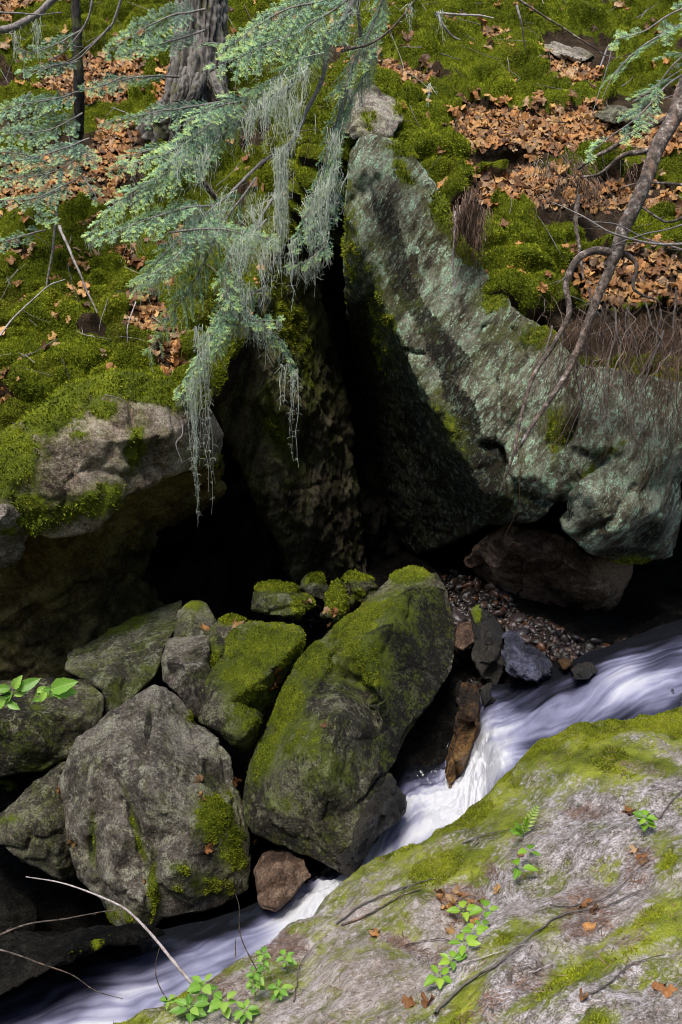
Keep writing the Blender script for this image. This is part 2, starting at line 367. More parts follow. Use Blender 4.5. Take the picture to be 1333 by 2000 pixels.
# ------------------------------------------------------------------ scatter on faces
def sample_faces(V, Fa, wgt, n, rng):
    """n random points on quads, chance by area*weight; returns point, index of face"""
    a = V[Fa[:, 0]]; b = V[Fa[:, 1]]; c = V[Fa[:, 2]]; d = V[Fa[:, 3]]
    ar = .5*np.linalg.norm(np.cross(c-a, d-b), axis=1)*wgt; cs = np.cumsum(ar)
    if cs[-1] <= 0: return None, None
    k = np.searchsorted(cs, rng.random(n)*cs[-1]).clip(0, len(Fa)-1); u = rng.random((n, 1)); v = rng.random((n, 1))
    return (a[k]*(1-u)+b[k]*u)*(1-v)+(d[k]*(1-u)+c[k]*u)*v, k
def tuft_mesh(V, Fa, N, mm, n, size=1.0, rng=RNG):
    fm = mm[Fa].mean(1); px, py = to_px(V[Fa].mean(1)); vis = (px > -60) & (px < 1400) & (py > -60) & (py < 2060)
    fn = N[Fa].mean(1); fn /= np.maximum(np.linalg.norm(fn, axis=1), 1e-9)[:, None]
    vd = V[Fa].mean(1)-np.array([0, 0, CAMZ]); front = (np.einsum('ij,ij->i', fn, vd)/np.linalg.norm(vd, axis=1)) < .3
    wgt = np.where(vis & front, sstep(.45, .75, fm), 0)
    p, k = sample_faces(V, Fa, wgt, n, rng)
    if p is None: return None
    nr = fn[k]+rng.normal(0, .45, (n, 3)); nr[:, 2] += .25; nr /= np.linalg.norm(nr, axis=1)[:, None]
    L = (.010+.014*rng.random((n, 1)))*size; W = .0028*size*(1+rng.random((n, 1)))
    t = np.cross(nr, rng.normal(size=(n, 3))); t /= np.linalg.norm(t, axis=1)[:, None]
    bend = rng.normal(0, .35, (n, 3)); bend[:, 2] -= .1
    A = p-t*W; B = p+t*W; C = p+t*W*.6+nr*L*.7; D = p+nr*L+bend*L*.4
    vv = np.stack([A, B, C, D], 1).reshape(-1, 3); ff = np.arange(4*n).reshape(-1, 4)
    col = .5+.35*fbm(p, 2.2, 3)+.35*fbm(p, 14, 2)+.16*rng.normal(size=n)
    return fast_mesh('moss', vv, ff, {'v': np.repeat(col, 4)}, False)
g = G('moss_tufts'); v_ = g.attr('v')
c_ = g.ramp(v_, [(.10, (.035, .045, .005)), (.40, (.14, .175, .010)), (.66, (.32, .36, .018)), (.95, (.52, .53, .05))])
dr = g.ss(g.noise(g.pos(), 2.1, 6, .7), .52, .66); c_ = g.mix(g.math('MULTIPLY', dr, .55), c_, (.17, .125, .03)); yl = g.ss(g.noise(g.pos(), 1.2, 4, .6), .48, .62); c_ = g.mix(g.math('MULTIPLY', yl, .4), c_, (.33, .36, .025))
TUFT = g.done(g.n('MixShader', {0: .25, 1: g.bsdf(Base_Color=c_, Roughness=.8, Specular_IOR_Level=.15), 2: g.n('BsdfTranslucent', {'Color': c_}).outputs[0]}).outputs[0])
# ------------------------------------------------------------------ rock materials
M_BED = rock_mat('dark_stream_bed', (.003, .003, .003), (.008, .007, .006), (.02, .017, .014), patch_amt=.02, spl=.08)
M_PALE = rock_mat('pale_granite', (.07, .055, .045), (.22, .18, .15), (.44, .38, .33), patch=(.42, .40, .30), patch_amt=.5, thin=.25)
M_PALE2 = rock_mat('shaded_granite', (.035, .028, .022), (.14, .115, .092), (.31, .27, .23), patch=(.36, .34, .25), patch_amt=.55, thin=.3)  # darker copy of pale granite; reduced light on these boulders put into the colour
M_BROWN = rock_mat('brown_ledge_rock', (.06, .042, .028), (.25, .19, .14), (.54, .44, .36), patch=(.36, .34, .25), patch_amt=.4, thin=.3)
M_BOULD = rock_mat('brown_grey_boulder', (.012, .010, .007), (.045, .037, .025), (.13, .11, .08), patch=(.26, .25, .16), patch_amt=.5, thin=.5)
M_SLAB = rock_mat('olive_grey_slab', (.020, .018, .012), (.065, .058, .040), (.17, .155, .115), patch=(.34, .35, .26), patch_amt=.4, thin=.4)
M_WALL = rock_mat('lichen_cliff', (.040, .028, .018), (.165, .155, .11), (.38, .40, .31), patch=(.40, .56, .40), patch_amt=.85, rot=(0, R(-33), 0), stretch=(1.9, 1, .7), scale=1.5, stain_shade=(.014, .009, .006), bump=.9, thin=.22)
M_CLEFT = rock_mat('cleft_slab', (.020, .015, .009), (.10, .078, .045), (.24, .20, .13), patch=(.20, .22, .12), patch_amt=.08, rot=(0, R(-14), 0), stretch=(3.0, 1, .5), thin=.5)
M_UNDER = rock_mat('olive_brown_underside', (.04, .027, .009), (.15, .105, .036), (.29, .22, .08), patch_amt=.1, rot=(0, R(15), 0), stretch=(1.4, 1, .8), thin=.3)
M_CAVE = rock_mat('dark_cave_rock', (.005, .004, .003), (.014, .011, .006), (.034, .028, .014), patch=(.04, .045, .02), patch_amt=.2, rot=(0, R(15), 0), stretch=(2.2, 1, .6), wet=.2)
M_RUST = rock_mat('rusty_brown_rock', (.05, .028, .017), (.18, .105, .068), (.42, .28, .19), patch=(.16, .13, .10), patch_amt=.2, wet=.3)
M_ORANGE = rock_mat('orange_stained_rock', (.02, .010, .004), (.12, .055, .014), (.30, .16, .05), patch_amt=.05, wet=.6)
M_WET = rock_mat('wet_dark_rock', (.005, .004, .004), (.017, .014, .011), (.05, .04, .03), patch=(.12, .12, .10), patch_amt=.12, wet=1.0)
M_FG = bedrock_mat()

# ------------------------------------------------------------------ hillside (one continuous sheet, ends in the roof of the cave)
LIP = [(-400, 955), (0, 880), (70, 850), (150, 800), (250, 770), (400, 790), (430, 760), (470, 640), (500, 560), (560, 470), (640, 445), (668, 470), (700, 520), (820, 560), (900, 640), (1000, 700), (1100, 800), (1333, 930), (1750, 950)]
HY = [(-450, 960, 8.5), (0, 900, 8.3), (80, 810, 8.55), (250, 770, 8.8), (350, 760, 8.9), (430, 720, 9.2), (520, 560, 9.8), (560, 450, 10.3), (640, 440, 10.6),
      (-450, 600, 9.2), (0, 600, 9.4), (200, 600, 9.6), (400, 560, 9.8), (-450, 450, 10.2), (0, 480, 10.2), (250, 480, 10.4), (0, 250, 12), (300, 250, 12), (500, 250, 11.6),
      (0, 0, 14), (400, 0, 13.8), (650, 0, 13.3), (-450, -300, 17), (600, -300, 17), (1333, -300, 17), (1800, -300, 16), (-450, 0, 14),
      (690, 290, 9.9), (820, 300, 9.75), (880, 400, 9.3), (920, 480, 9.1), (950, 560, 8.8), (1000, 600, 8.7), (1100, 640, 8.6), (1150, 760, 8.4), (1333, 850, 8.3), (1800, 900, 8.3),
      (1050, 480, 9.05), (1060, 400, 9.35), (1000, 350, 9.95), (870, 310, 9.7), (1000, 315, 10.1), (1000, 285, 9.9), (1150, 290, 10.0), (1000, 240, 10.5), (1000, 200, 10.9), (950, 130, 11.5), (1100, 150, 11.7), (1100, 90, 12.4),
      (1000, 0, 13.2), (1333, 0, 13.2), (1333, 300, 10.5), (1333, 550, 9.0), (1200, 500, 9.1), (1800, 300, 10.5), (1800, 600, 9.0),
      (700, 200, 10.5), (800, 160, 11), (760, 0, 12.8), (690, 600, 10.8), (800, 620, 10.2), (900, 660, 9.8), (1000, 720, 9.4), (1100, 820, 9.1), (1333, 950, 8.9), (1800, 980, 8.9), (-450, 1000, 8.6)]
cx = np.arange(-400, 1751, 6.0); lipx = np.interp(cx, [a for a, b in LIP], [b for a, b in LIP])
nr = 190; t = np.linspace(0, 1, nr)[:, None]; GX = np.broadcast_to(cx, (nr, len(cx))).copy(); GY = -290+(lipx+290)*t
HYv = tri_interp(HY, GX.ravel(), GY.ravel()).reshape(GX.shape)
for _ in range(10):
    p_ = np.pad(HYv, 1, 'edge'); HYv = (p_[:-2, 1:-1]+p_[2:, 1:-1]+p_[1:-1, :-2]+p_[1:-1, 2:]+2*HYv)/6
HV = P(GX, GY, HYv)
nf = 46; roof = []                           # the underside: back into the hill, slightly downhill
for k in range(1, nf):
    q = HV[-1].copy(); s = k/nf; q[:, 1] += (14.2-q[:, 1])*s; q[:, 2] += -.10*min(1, k/3)+.25*s; q[:, 0] *= (1+.25*s); roof.append(q)
HV = np.concatenate([HV, np.array(roof)]); nR = len(HV); HF = grid_faces(nR, len(cx)); HV = HV.reshape(-1, 3)
HN = vnormals(HV, HF)
if HN[:len(cx)*80, 2].mean() < 0: HF = HF[:, ::-1].copy(); HN = -HN
hpx = np.concatenate([GX.ravel(), np.tile(cx, nf-1)]); hpy = np.concatenate([GY.ravel(), np.tile(lipx+40, nf-1)])
isroof = np.concatenate([np.zeros(GX.size), np.ones((nf-1)*len(cx))])
LEAFP = [ [(870, 290), (890, 240), (905, 205), (960, 200), (1050, 215), (1180, 225), (1333, 225), (1400, 330), (1250, 300), (1120, 300), (960, 300)],
          [(900, 385), (925, 350), (1010, 325), (1100, 345), (1180, 345), (1260, 350), (1333, 380), (1333, 420), (1230, 400), (1100, 402), (1000, 395)],
          [(1105, 560), (1120, 495), (1190, 480), (1290, 500), (1400, 500), (1400, 600), (1250, 590), (1160, 600)],
          [(740, 110), (775, 120), (850, 150), (830, 180), (790, 178), (745, 140)], [(1060, 110), (1160, 120), (1180, 160), (1100, 170), (1050, 130)],
          [(80, 160), (160, 110), (270, 105), (290, 150), (250, 200), (150, 210), (70, 200)], [(190, 235), (250, 235), (275, 300), (250, 350), (180, 340)],
          [(250, 600), (265, 585), (310, 580), (330, 610), (320, 640), (280, 645), (255, 630)], [(0, 480), (60, 475), (70, 500), (0, 512)], [(215, 485), (260, 488), (262, 515), (230, 512)],
          [(170, 360), (230, 350), (240, 395), (190, 400)], [(0, 330), (160, 290), (190, 330), (160, 410), (0, 420)], [(300, 690), (345, 640), (370, 720), (330, 740)], [(0, 765), (28, 770), (30, 800), (0, 805)],
          [(770, 385-360), (990, 40), (980, 75), (930, 80)], [(0, 0), (130, 0), (60, 40), (0, 60)], [(330, 110), (350, 170), (340, 220), (300, 180)]]
LEAFP[14] = [(930, 55), (990, 58), (985, 80), (945, 82)]
SOILP = [[(1010, 380), (1150, 390), (1250, 400), (1180, 470), (1140, 480)], [(1100, 600), (1400, 600), (1400, 700), (1150, 700), (1030, 700), (990, 640)], [(1050, 60), (1200, 70), (1200, 130), (1080, 120)],
         [(900, 300), (1100, 300), (1100, 325), (910, 335)], [(880, 395), (950, 380), (945, 480), (905, 490)], [(0, 130), (60, 150), (60, 180), (0, 190)], [(60, 270), (290, 250), (280, 400), (60, 420)], [(1180, 180), (1400, 180), (1400, 260), (1180, 220)]]
wob = 22*np.stack([fbm(HV, 3.0, 3), fbm(HV, 3.0, 3, .5, 40)], 1)
leafm = np.zeros(len(HV)); soilm = np.zeros(len(HV))
for pl in LEAFP: leafm = np.maximum(leafm, in_poly(hpx+wob[:, 0], hpy+wob[:, 1], pl).astype(float))
for pl in SOILP: soilm = np.maximum(soilm, in_poly(hpx+wob[:, 0], hpy+wob[:, 1], pl).astype(float))
leafm *= 1-isroof; soilm = np.maximum(soilm, isroof)
soilm = np.maximum(soilm, ((HN[:, 2] < .30) & (fbm(HV, 2.3, 3) > .15)).astype(float))
bigN = fbm(HV, .9, 4); hmoss = (1-leafm)*(1-soilm)
# cushions of moss: rounded cells, gaps between them
Q = HV*np.array([1, 1, 1.5]); F1, F2, _ = worley(Q*2.6+.5*np.stack([gnoise(HV*3), gnoise(HV*3+5), gnoise(HV*3+9)], 1)); f1, f2, _ = worley(Q*8.5+4)
cush = (1-np.clip(F1, 0, 1)**2)*.12*sstep(0, .35, F2-F1)+(1-np.clip(f1, 0, 1)**2)*.04
d = .16*bigN+.05*fbm(HV, 3.2, 4)
d += np.where(isroof > 0, .12*fbm(HV, 3, 4, .6, 3, True), hmoss*(cush+.012*fbm(HV, 26, 3))-.03*(1-hmoss)+(1-hmoss)*.02*fbm(HV, 14, 3))
edge = np.clip(1-np.abs(np.arange(nR)-(nr-1))/12, 0, 1).repeat(len(cx))
d *= 1-.4*edge
HV = HV+HN*d[:, None]
# steps across the right-hand slope
HN = vnormals(HV, HF)
hm = hmoss*sstep(-.5, -.1, HN[:, 2])*(1-sstep(.28, .5, fbm(HV, 1.7, 3, .5, 12)))*(1-isroof)
g = G('forest_floor'); p = g.pos(); ma = g.attr('moss'); n1 = g.noise(p, 5, 8, .7); n2 = g.noise(p, 60, 4, .7); n3 = g.noise(p, 150, 2, .6)
soil = g.ramp(g.math('ADD', g.math('MULTIPLY', n1, .6), g.math('MULTIPLY', n2, .4)), [(.36, (.012, .009, .006)), (.5, (.05, .034, .022)), (.64, (.13, .085, .05))])
mc = g.ramp(g.math('ADD', g.math('MULTIPLY', g.noise(p, 2.5, 5, .6), .5), g.math('MULTIPLY', n3, .5)), [(.34, (.03, .04, .004)), (.5, (.10, .13, .010)), (.64, (.25, .29, .02))])
mm = g.ss(g.math('ADD', ma, g.math('MULTIPLY', g.math('SUBTRACT', n1, .5), 1.0)), .4, .6)
M_HILL = g.done(g.bsdf(Base_Color=g.mix(mm, soil, mc), Roughness=.95, Specular_IOR_Level=.1, Normal=g.bump(g.math('ADD', n2, g.math('MULTIPLY', n1, 1.5)), .9, .05)))
me = fast_mesh('hillside', HV, HF, {'moss': hm}); BV_HILL = BVHTree.FromPolygons(HV.tolist(), HF.tolist()); BVHS.append(BV_HILL)
tag(link('hillside', me, M_HILL), kind='structure')
tm = tuft_mesh(HV, HF, HN, hm*.9+.1*(hm > .2), 700000, .95)
tag(link('moss', tm, TUFT), 'green cushion moss covering the steep bank', 'moss', kind='stuff')

# ------------------------------------------------------------------ the cave's back and the stream bed
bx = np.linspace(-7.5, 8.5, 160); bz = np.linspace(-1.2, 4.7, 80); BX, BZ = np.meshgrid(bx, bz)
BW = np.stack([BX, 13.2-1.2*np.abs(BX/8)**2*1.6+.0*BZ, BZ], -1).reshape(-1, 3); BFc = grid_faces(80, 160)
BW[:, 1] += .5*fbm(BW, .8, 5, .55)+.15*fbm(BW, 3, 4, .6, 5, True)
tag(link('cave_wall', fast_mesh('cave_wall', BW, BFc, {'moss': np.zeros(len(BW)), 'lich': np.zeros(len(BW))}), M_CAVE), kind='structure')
WZ = [(-99, -5.12), (0, -5.05), (180, -5.0), (300, -4.95), (480, -4.9), (560, -4.85), (660, -4.75), (720, -4.65), (790, -4.5), (900, -4.45), (960, -4.12), (1080, -4.0), (1200, -3.9), (1333, -3.8), (1500, -3.75)]
bx = np.linspace(-7, 8, 300); by = np.linspace(2.2, 14, 236); BX, BY = np.meshgrid(bx, by)
zc = np.interp(BX, [-3.5, -1.6, -.5, .2, .8, 1.5, 2.5, 4, 8], [-5.35, -5.25, -5.05, -4.95, -4.8, -4.4, -4.2, -4.1, -3.9])
zf = zc+sstep(.3, 2.2, BY-(5.6+.22*BX))*np.clip(-4.12-zc, 0, 2)*sstep(-.7, .3, BX)-.55*sstep(.2, -1.0, BX)*sstep(6, 7, BY)-.8*sstep(9.2, 10.5, BY)*sstep(2.5, 0, BX)
GV = np.stack([BX, BY, CAMZ+zf], -1).reshape(-1, 3); GV[:, 2] += .10*fbm(GV, 1.4, 4)+.05*fbm(GV, 5, 3, .6, 0, True)
GF = grid_faces(236, 300); me = fast_mesh('creek_bed', GV, GF, {'moss': np.zeros(len(GV)), 'lich': np.zeros(len(GV))})
BVHS.append(BVHTree.FromPolygons(GV.tolist(), GF.tolist())); BV_BED = BVHS[-1]
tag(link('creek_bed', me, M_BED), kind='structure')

# ------------------------------------------------------------------ unseen bank added behind the camera to close off the low sky
th = np.linspace(R(172), R(368), 90); hh = np.linspace(0, 1, 30); TH, HH = np.meshgrid(th, hh); rad = 5.5+7*HH
OV = np.stack([rad*np.cos(TH)*1.1, rad*np.sin(TH)*.8+2.0, .6+9.5*HH**.8], -1).reshape(-1, 3); OV += .5*np.stack([fbm(OV, .5, 4)]*3, 1)
tag(link('sky_block_bank', fast_mesh('sky_block_bank', OV, grid_faces(30, 90), {'moss': np.full(len(OV), .5)}), M_HILL), kind='structure')

# ------------------------------------------------------------------ the rock walls of the cleft
rock('overhanging_boulder', 'pale mossy-topped boulder overhanging the dark hollow at the left', 'boulder', M_BROWN,
     [(-200, 840, 8.35), (0, 850, 8.3), (75, 800, 8.35), (140, 750, 8.55), (220, 722, 8.7), (350, 752, 8.75), (412, 800, 8.85), (436, 850, 9.0), (428, 905, 8.9), (330, 928, 8.5), (240, 972, 8.25), (185, 1040, 8.15), (100, 1050, 8.1), (60, 1035, 8.0), (0, 985, 7.95), (-200, 965, 8)],
     [(75, 900, 8.1), (150, 900, 8.15), (240, 860, 8.2), (330, 850, 8.35), (265, 870, 8.32), (275, 880, 8.4), (100, 860, 8.15), (380, 880, 8.6), (150, 960, 8.05), (30, 930, 8.0)], 2.2, voxel=.018, amp=.025, chip=.016, fine=.008, cuts=[([(240, 745), (264, 840), (288, 935)], 6, .06), ([(330, 760), (345, 850), (350, 900)], 4, .035), ([(120, 800), (150, 880), (140, 960)], 4, .025)], foli=(.9, 0, .3, 3, .012),
     moss=[(90, 790, 90, 70, 1.1), (230, 745, 150, 38, 1.2), (330, 770, 90, 26, 1.0), (30, 900, 60, 90, .9), (200, 980, 60, 26, .7, -30), (10, 880, 70, 70, 1), (150, 990, 110, 32, .75, -25), (265, 870, 22, 60, .8, 10), (370, 780, 60, 30, .8), (150, 850, 30, 15, .6), (420, 900, 60, 30, .5), (60, 1000, 50, 50, .9), (200, 800, 40, 26, .75)], tufts=26000, seed=1, tsize=1.3)
rock('boulder', 'small pale boulder tip under the bank at the left edge', 'boulder', M_PALE,
     [(-120, 1000, 7.9), (-20, 985, 7.9), (20, 985, 7.9), (45, 1010, 8.0), (58, 1045, 8.1), (40, 1090, 8.2), (0, 1110, 8.3), (-120, 1110, 8.3)], [(0, 1020, 7.8)], .8, moss=[(15, 1040, 30, 12, .8)], seed=2)
rock('cave_slab', 'dim brown slab receding under the left overhang', 'rock slab', M_UNDER,
     [(-250, 980, 8.9), (0, 985, 8.8), (80, 1040, 8.7), (190, 985, 8.7), (300, 925, 8.9), (425, 895, 9.2), (440, 960, 9.6), (300, 1030, 9.6), (275, 1130, 9.9), (330, 1200, 10.2), (230, 1260, 9.8), (130, 1330, 9.6), (-250, 1330, 9.4)],
     [(90, 1070, 8.9), (200, 1090, 9.2), (100, 1200, 9.35), (190, 1200, 9.5)], 2.5, voxel=.03, amp=.06, chip=.06, fine=.02, foli=(.6, 0, .8, 3, .03), seed=3)
rock('slanting_slab', 'tall mossy slab leaning into the dark cleft left of centre', 'rock slab', M_CLEFT,
     [(405, 700, 9.6), (440, 600, 9.7), (490, 520, 10.0), (540, 455, 10.4), (585, 440, 10.6), (620, 560, 10.9), (655, 700, 11.1), (690, 900, 11.3), (705, 1130, 11.4), (575, 1135, 10.7), (540, 1040, 10.45), (480, 920, 10.1), (425, 800, 9.8)],
     [(500, 640, 9.75), (560, 800, 10.0), (480, 760, 9.85), (590, 1000, 10.4), (520, 560, 9.95), (600, 800, 10.4), (640, 900, 10.9), (500, 800, 10.05), (540, 900, 10.2)], 1.6, voxel=.022, amp=.05, chip=.03, foli=(.95, 0, .28, 5, .07), crack=.03,
     moss=[(520, 540, 45, 50, .9), (560, 640, 50, 90, .62), (540, 840, 26, 90, .5, -15), (600, 720, 30, 90, .4), (440, 560, 60, 60, .8)], tufts=14000, seed=4, tsize=1.2)
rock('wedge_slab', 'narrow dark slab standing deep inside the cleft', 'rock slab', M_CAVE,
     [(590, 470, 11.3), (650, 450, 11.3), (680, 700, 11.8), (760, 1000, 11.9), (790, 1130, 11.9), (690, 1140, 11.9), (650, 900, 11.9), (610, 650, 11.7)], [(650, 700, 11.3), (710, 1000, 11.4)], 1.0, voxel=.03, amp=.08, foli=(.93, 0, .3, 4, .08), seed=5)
YW = lambda x, y: 9.3-.0015*(x-700)-.0009*(y-300)
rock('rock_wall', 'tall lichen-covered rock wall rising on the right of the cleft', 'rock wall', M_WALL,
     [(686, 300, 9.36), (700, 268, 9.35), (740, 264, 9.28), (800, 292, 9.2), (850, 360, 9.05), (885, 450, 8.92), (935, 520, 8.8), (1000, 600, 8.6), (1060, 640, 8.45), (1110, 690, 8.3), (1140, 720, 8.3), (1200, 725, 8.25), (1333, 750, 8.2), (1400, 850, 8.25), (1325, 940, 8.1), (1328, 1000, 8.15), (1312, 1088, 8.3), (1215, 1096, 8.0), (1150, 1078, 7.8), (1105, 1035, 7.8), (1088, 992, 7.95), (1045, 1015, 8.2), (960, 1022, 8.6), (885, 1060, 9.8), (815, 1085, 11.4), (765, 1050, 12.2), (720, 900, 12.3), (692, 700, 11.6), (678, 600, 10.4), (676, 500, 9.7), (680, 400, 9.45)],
     [(x, y, YW(x, y)) for x, y in ((705, 330), (712, 480), (736, 560), (775, 650), (815, 730), (868, 830), (915, 905), (948, 962), (760, 340), (830, 480), (900, 620), (950, 700), (880, 740), (960, 800), (1000, 700), (1010, 850))]
     +[(1050, 930, 8.0), (1080, 960, 7.95), (1060, 780, 8.22), (1040, 700, 8.38),
      (1105, 880, 7.95), (1150, 830, 7.88), (1175, 870, 7.75), (1180, 895, 7.85), (1110, 960, 7.78), (1230, 880, 7.78), (1150, 960, 7.62), (1200, 1040, 7.58), (1270, 1000, 7.7), (1290, 900, 7.85), (985, 930, 8.32), (1010, 970, 8.3), (1240, 960, 7.72), (1240, 985, 7.62),
      (790, 860, 10.6), (745, 700, 10.3), (850, 960, 9.9), (725, 600, 9.95), (935, 1000, 8.9)], 1.9, voxel=.02, sm=0, amp=.016, fr=1.1, chip=.020, chipf=1.5, fine=.010, crack=.012, crackf=1.1, foli=(.84, 0, -.54, 6, .022),
     moss=[(790, 340, 22, 50, .6, -30), (870, 420, 30, 60, .85, -30), (800, 290, 60, 22, .8), (960, 590, 40, 30, .6), (1060, 660, 60, 30, .7), (690, 470, 26, 150, .55), (740, 600, 40, 200, .42, -12), (860, 800, 26, 110, .55, -30), (1085, 850, 30, 60, .6), (1240, 1090, 40, 12, .6), (1170, 900, 80, 10, .6, -35), (1000, 650, 60, 24, .5), (905, 480, 22, 60, .9, -30)],
     lich=.35, tufts=16000, seed=7, tsize=1.2,
     dpoly=[([(600, 540), (735, 540), (780, 660), (835, 775), (880, 870), (925, 930), (1000, 985), (900, 1200), (600, 1200)], .8), ([(735, 400), (765, 400), (800, 500), (835, 600), (880, 640), (908, 705), (890, 745), (845, 690), (790, 610), (755, 520)], .62), ([(855, 735), (900, 755), (985, 895), (975, 960), (920, 890)], .8)],  # first polygon: cave-side shade painted over the dark wet flank; others are dark streaks
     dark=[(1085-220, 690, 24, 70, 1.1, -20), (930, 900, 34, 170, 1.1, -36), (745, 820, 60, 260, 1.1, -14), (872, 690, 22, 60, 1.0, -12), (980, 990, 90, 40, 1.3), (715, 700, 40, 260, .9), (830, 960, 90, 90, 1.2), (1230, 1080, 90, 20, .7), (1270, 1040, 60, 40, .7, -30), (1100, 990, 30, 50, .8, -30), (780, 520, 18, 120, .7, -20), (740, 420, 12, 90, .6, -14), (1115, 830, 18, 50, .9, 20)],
     cuts=[([(1118, 770), (1124, 810), (1108, 850), (1095, 865)], 7, .13), ([(1180, 900), (1130, 925), (1100, 965), (1092, 1000)], 7, .09), ([(940, 870), (975, 878), (985, 930), (1010, 960), (1060, 985), (1100, 1000)], 7, .12), ([(795, 682), (830, 690)], 4, .05), ([(935, 655), (945, 640), (960, 630)], 3, .04), ([(1120, 880), (1175, 890), (1200, 870)], 5, .06), ([(1000, 640), (1030, 700), (1000, 740)], 4, .04), ([(970, 740), (980, 820), (960, 880)], 4, .04), ([(1240, 950), (1200, 1010), (1130, 1050)], 5, .05)])
rock('boulder', 'pinkish brown boulder tucked under the right rock wall', 'boulder', M_RUST,
     [(905, 1095, 9.3), (955, 1045, 8.95), (1005, 1020, 8.75), (1080, 1040, 8.6), (1150, 1085, 8.6), (1225, 1098, 8.8), (1212, 1170, 8.8), (1188, 1202, 8.8), (1145, 1195, 8.8), (1130, 1175, 8.7), (1060, 1180, 9.0), (960, 1150, 9.3)],
     [(1000, 1060, 8.5), (1060, 1080, 8.4), (1075, 1100, 8.55), (1090, 1090, 8.4), (1150, 1130, 8.4), (1180, 1150, 8.5)], 1.4, voxel=.02, amp=.06, chip=.05, seed=8)
# ------------------------------------------------------------------ boulders between the cleft and the stream
B = rock
B('boulder', 'largest pale grey boulder standing over the stream, with moss on its right flank', 'boulder', M_PALE2,
  [(150, 1440, 6.75), (185, 1420, 6.8), (215, 1390, 6.85), (262, 1362, 6.9), (300, 1340, 6.95), (330, 1345, 6.95), (355, 1368, 6.9), (378, 1412, 6.85), (425, 1440, 6.75), (450, 1480, 6.65), (462, 1530, 6.6), (485, 1600, 6.45), (490, 1650, 6.35), (484, 1735, 6.2), (440, 1765, 6.1), (380, 1785, 6.0), (318, 1795, 5.95), (300, 1812, 5.9), (262, 1825, 5.92), (222, 1808, 6.0), (200, 1760, 6.1), (150, 1715, 6.25), (132, 1640, 6.4), (118, 1530, 6.65)],
  [(300, 1400, 6.7), (370, 1480, 6.5), (200, 1480, 6.45), (300, 1560, 6.12), (380, 1620, 6.05), (240, 1640, 6.05), (165, 1600, 6.3), (255, 1580, 6.25), (285, 1650, 6.12), (305, 1720, 5.95), (430, 1600, 6.2), (450, 1700, 6.1), (350, 1700, 5.85), (220, 1720, 5.95), (280, 1760, 5.8), (180, 1520, 6.4), (168, 1660, 6.32)], 1.5, voxel=.012, sm=0, amp=.022, chip=.020, fine=.007, crack=.012, crackf=1.7,
  moss=[(425, 1590, 50, 70, .78), (450, 1650, 36, 70, .7), (390, 1730, 80, 30, .62), (300, 1740, 18, 70, .8), (272, 1640, 8, 110, .62, -16), (180, 1640, 10, 60, .6), (355, 1700, 60, 18, .5, 20), (240, 1790, 60, 22, .5), (375, 1400, 14, 20, .6), (430, 1470, 20, 12, .5)], tufts=20000, tsize=.7, lich=.6, seed=11, dark=[(290, 1420, 8, 40, 1.0, 5), (180, 1640, 9, 60, .9), (262, 1600, 10, 40, .9, -25), (420, 1730, 60, 30, .7), (300, 1700, 10, 60, .8), (400, 1500, 10, 30, .6)],
  cuts=[([(280, 1390), (292, 1430), (285, 1460)], 4, .03), ([(235, 1560), (262, 1600), (275, 1660), (290, 1760)], 5, .035), ([(180, 1590), (178, 1680), (190, 1730)], 5, .04), ([(330, 1345), (380, 1440), (440, 1560)], 4, .02), ([(340, 1380), (400, 1430)], 3, .02), ([(345, 1500), (375, 1530), (400, 1525)], 2.5, .03), ([(330, 1460), (350, 1490), (345, 1530)], 2.5, .02), ([(205, 1450), (225, 1530), (215, 1620)], 2.5, .015), ([(430, 1450), (455, 1560), (470, 1640)], 4, .03)])
B('boulder', 'low brown boulder touching the left side of the largest pale boulder', 'boulder', M_BOULD,
  [(-60, 1610, 6.7), (0, 1588, 6.7), (55, 1545, 6.8), (125, 1490, 6.85), (155, 1500, 6.8), (158, 1600, 6.6), (150, 1715, 6.45), (118, 1722, 6.4), (60, 1692, 6.5), (0, 1650, 6.6), (-60, 1660, 6.7)],
  [(80, 1600, 6.4), (110, 1660, 6.35), (30, 1625, 6.5)], 1.2, voxel=.015, moss=[(20, 1600, 30, 10, .5)], lich=.5, seed=12)
B('boulder', 'brown boulder at the left edge below the long pale slab', 'boulder', M_BOULD,
  [(-150, 1345, 7.5), (0, 1330, 7.5), (90, 1322, 7.55), (170, 1330, 7.5), (205, 1362, 7.4), (196, 1420, 7.2), (150, 1475, 7.05), (80, 1505, 7.0), (0, 1514, 7.0), (-150, 1510, 7.0)],
  [(0, 1400, 6.95), (100, 1390, 7.05), (150, 1400, 7.05), (60, 1450, 6.9)], 1.3, voxel=.015, amp=.03, chip=.02, crack=.012, lich=.5, moss=[(100, 1500, 80, 10, .5)], seed=13)
B('boulder', 'long flat-topped grey slab lying in front of the dark hollow', 'rock slab', M_SLAB,
  [(132, 1276, 8.3), (190, 1245, 8.6), (260, 1208, 8.8), (330, 1178, 9.0), (357, 1172, 9.0), (352, 1215, 8.5), (328, 1262, 8.0), (305, 1320, 7.6), (265, 1360, 7.5), (240, 1385, 7.45), (205, 1400, 7.45), (205, 1345, 7.5), (160, 1325, 7.7), (130, 1308, 8.0)],
  [(160, 1300, 7.95), (240, 1290, 7.8), (320, 1265, 7.85), (215, 1335, 7.5), (280, 1300, 7.65)], 1.1, voxel=.015, sm=1, amp=.03, chip=.02, mbase=.12, lich=.3, moss=[(250, 1220, 120, 16, .5, -20)], seed=14)
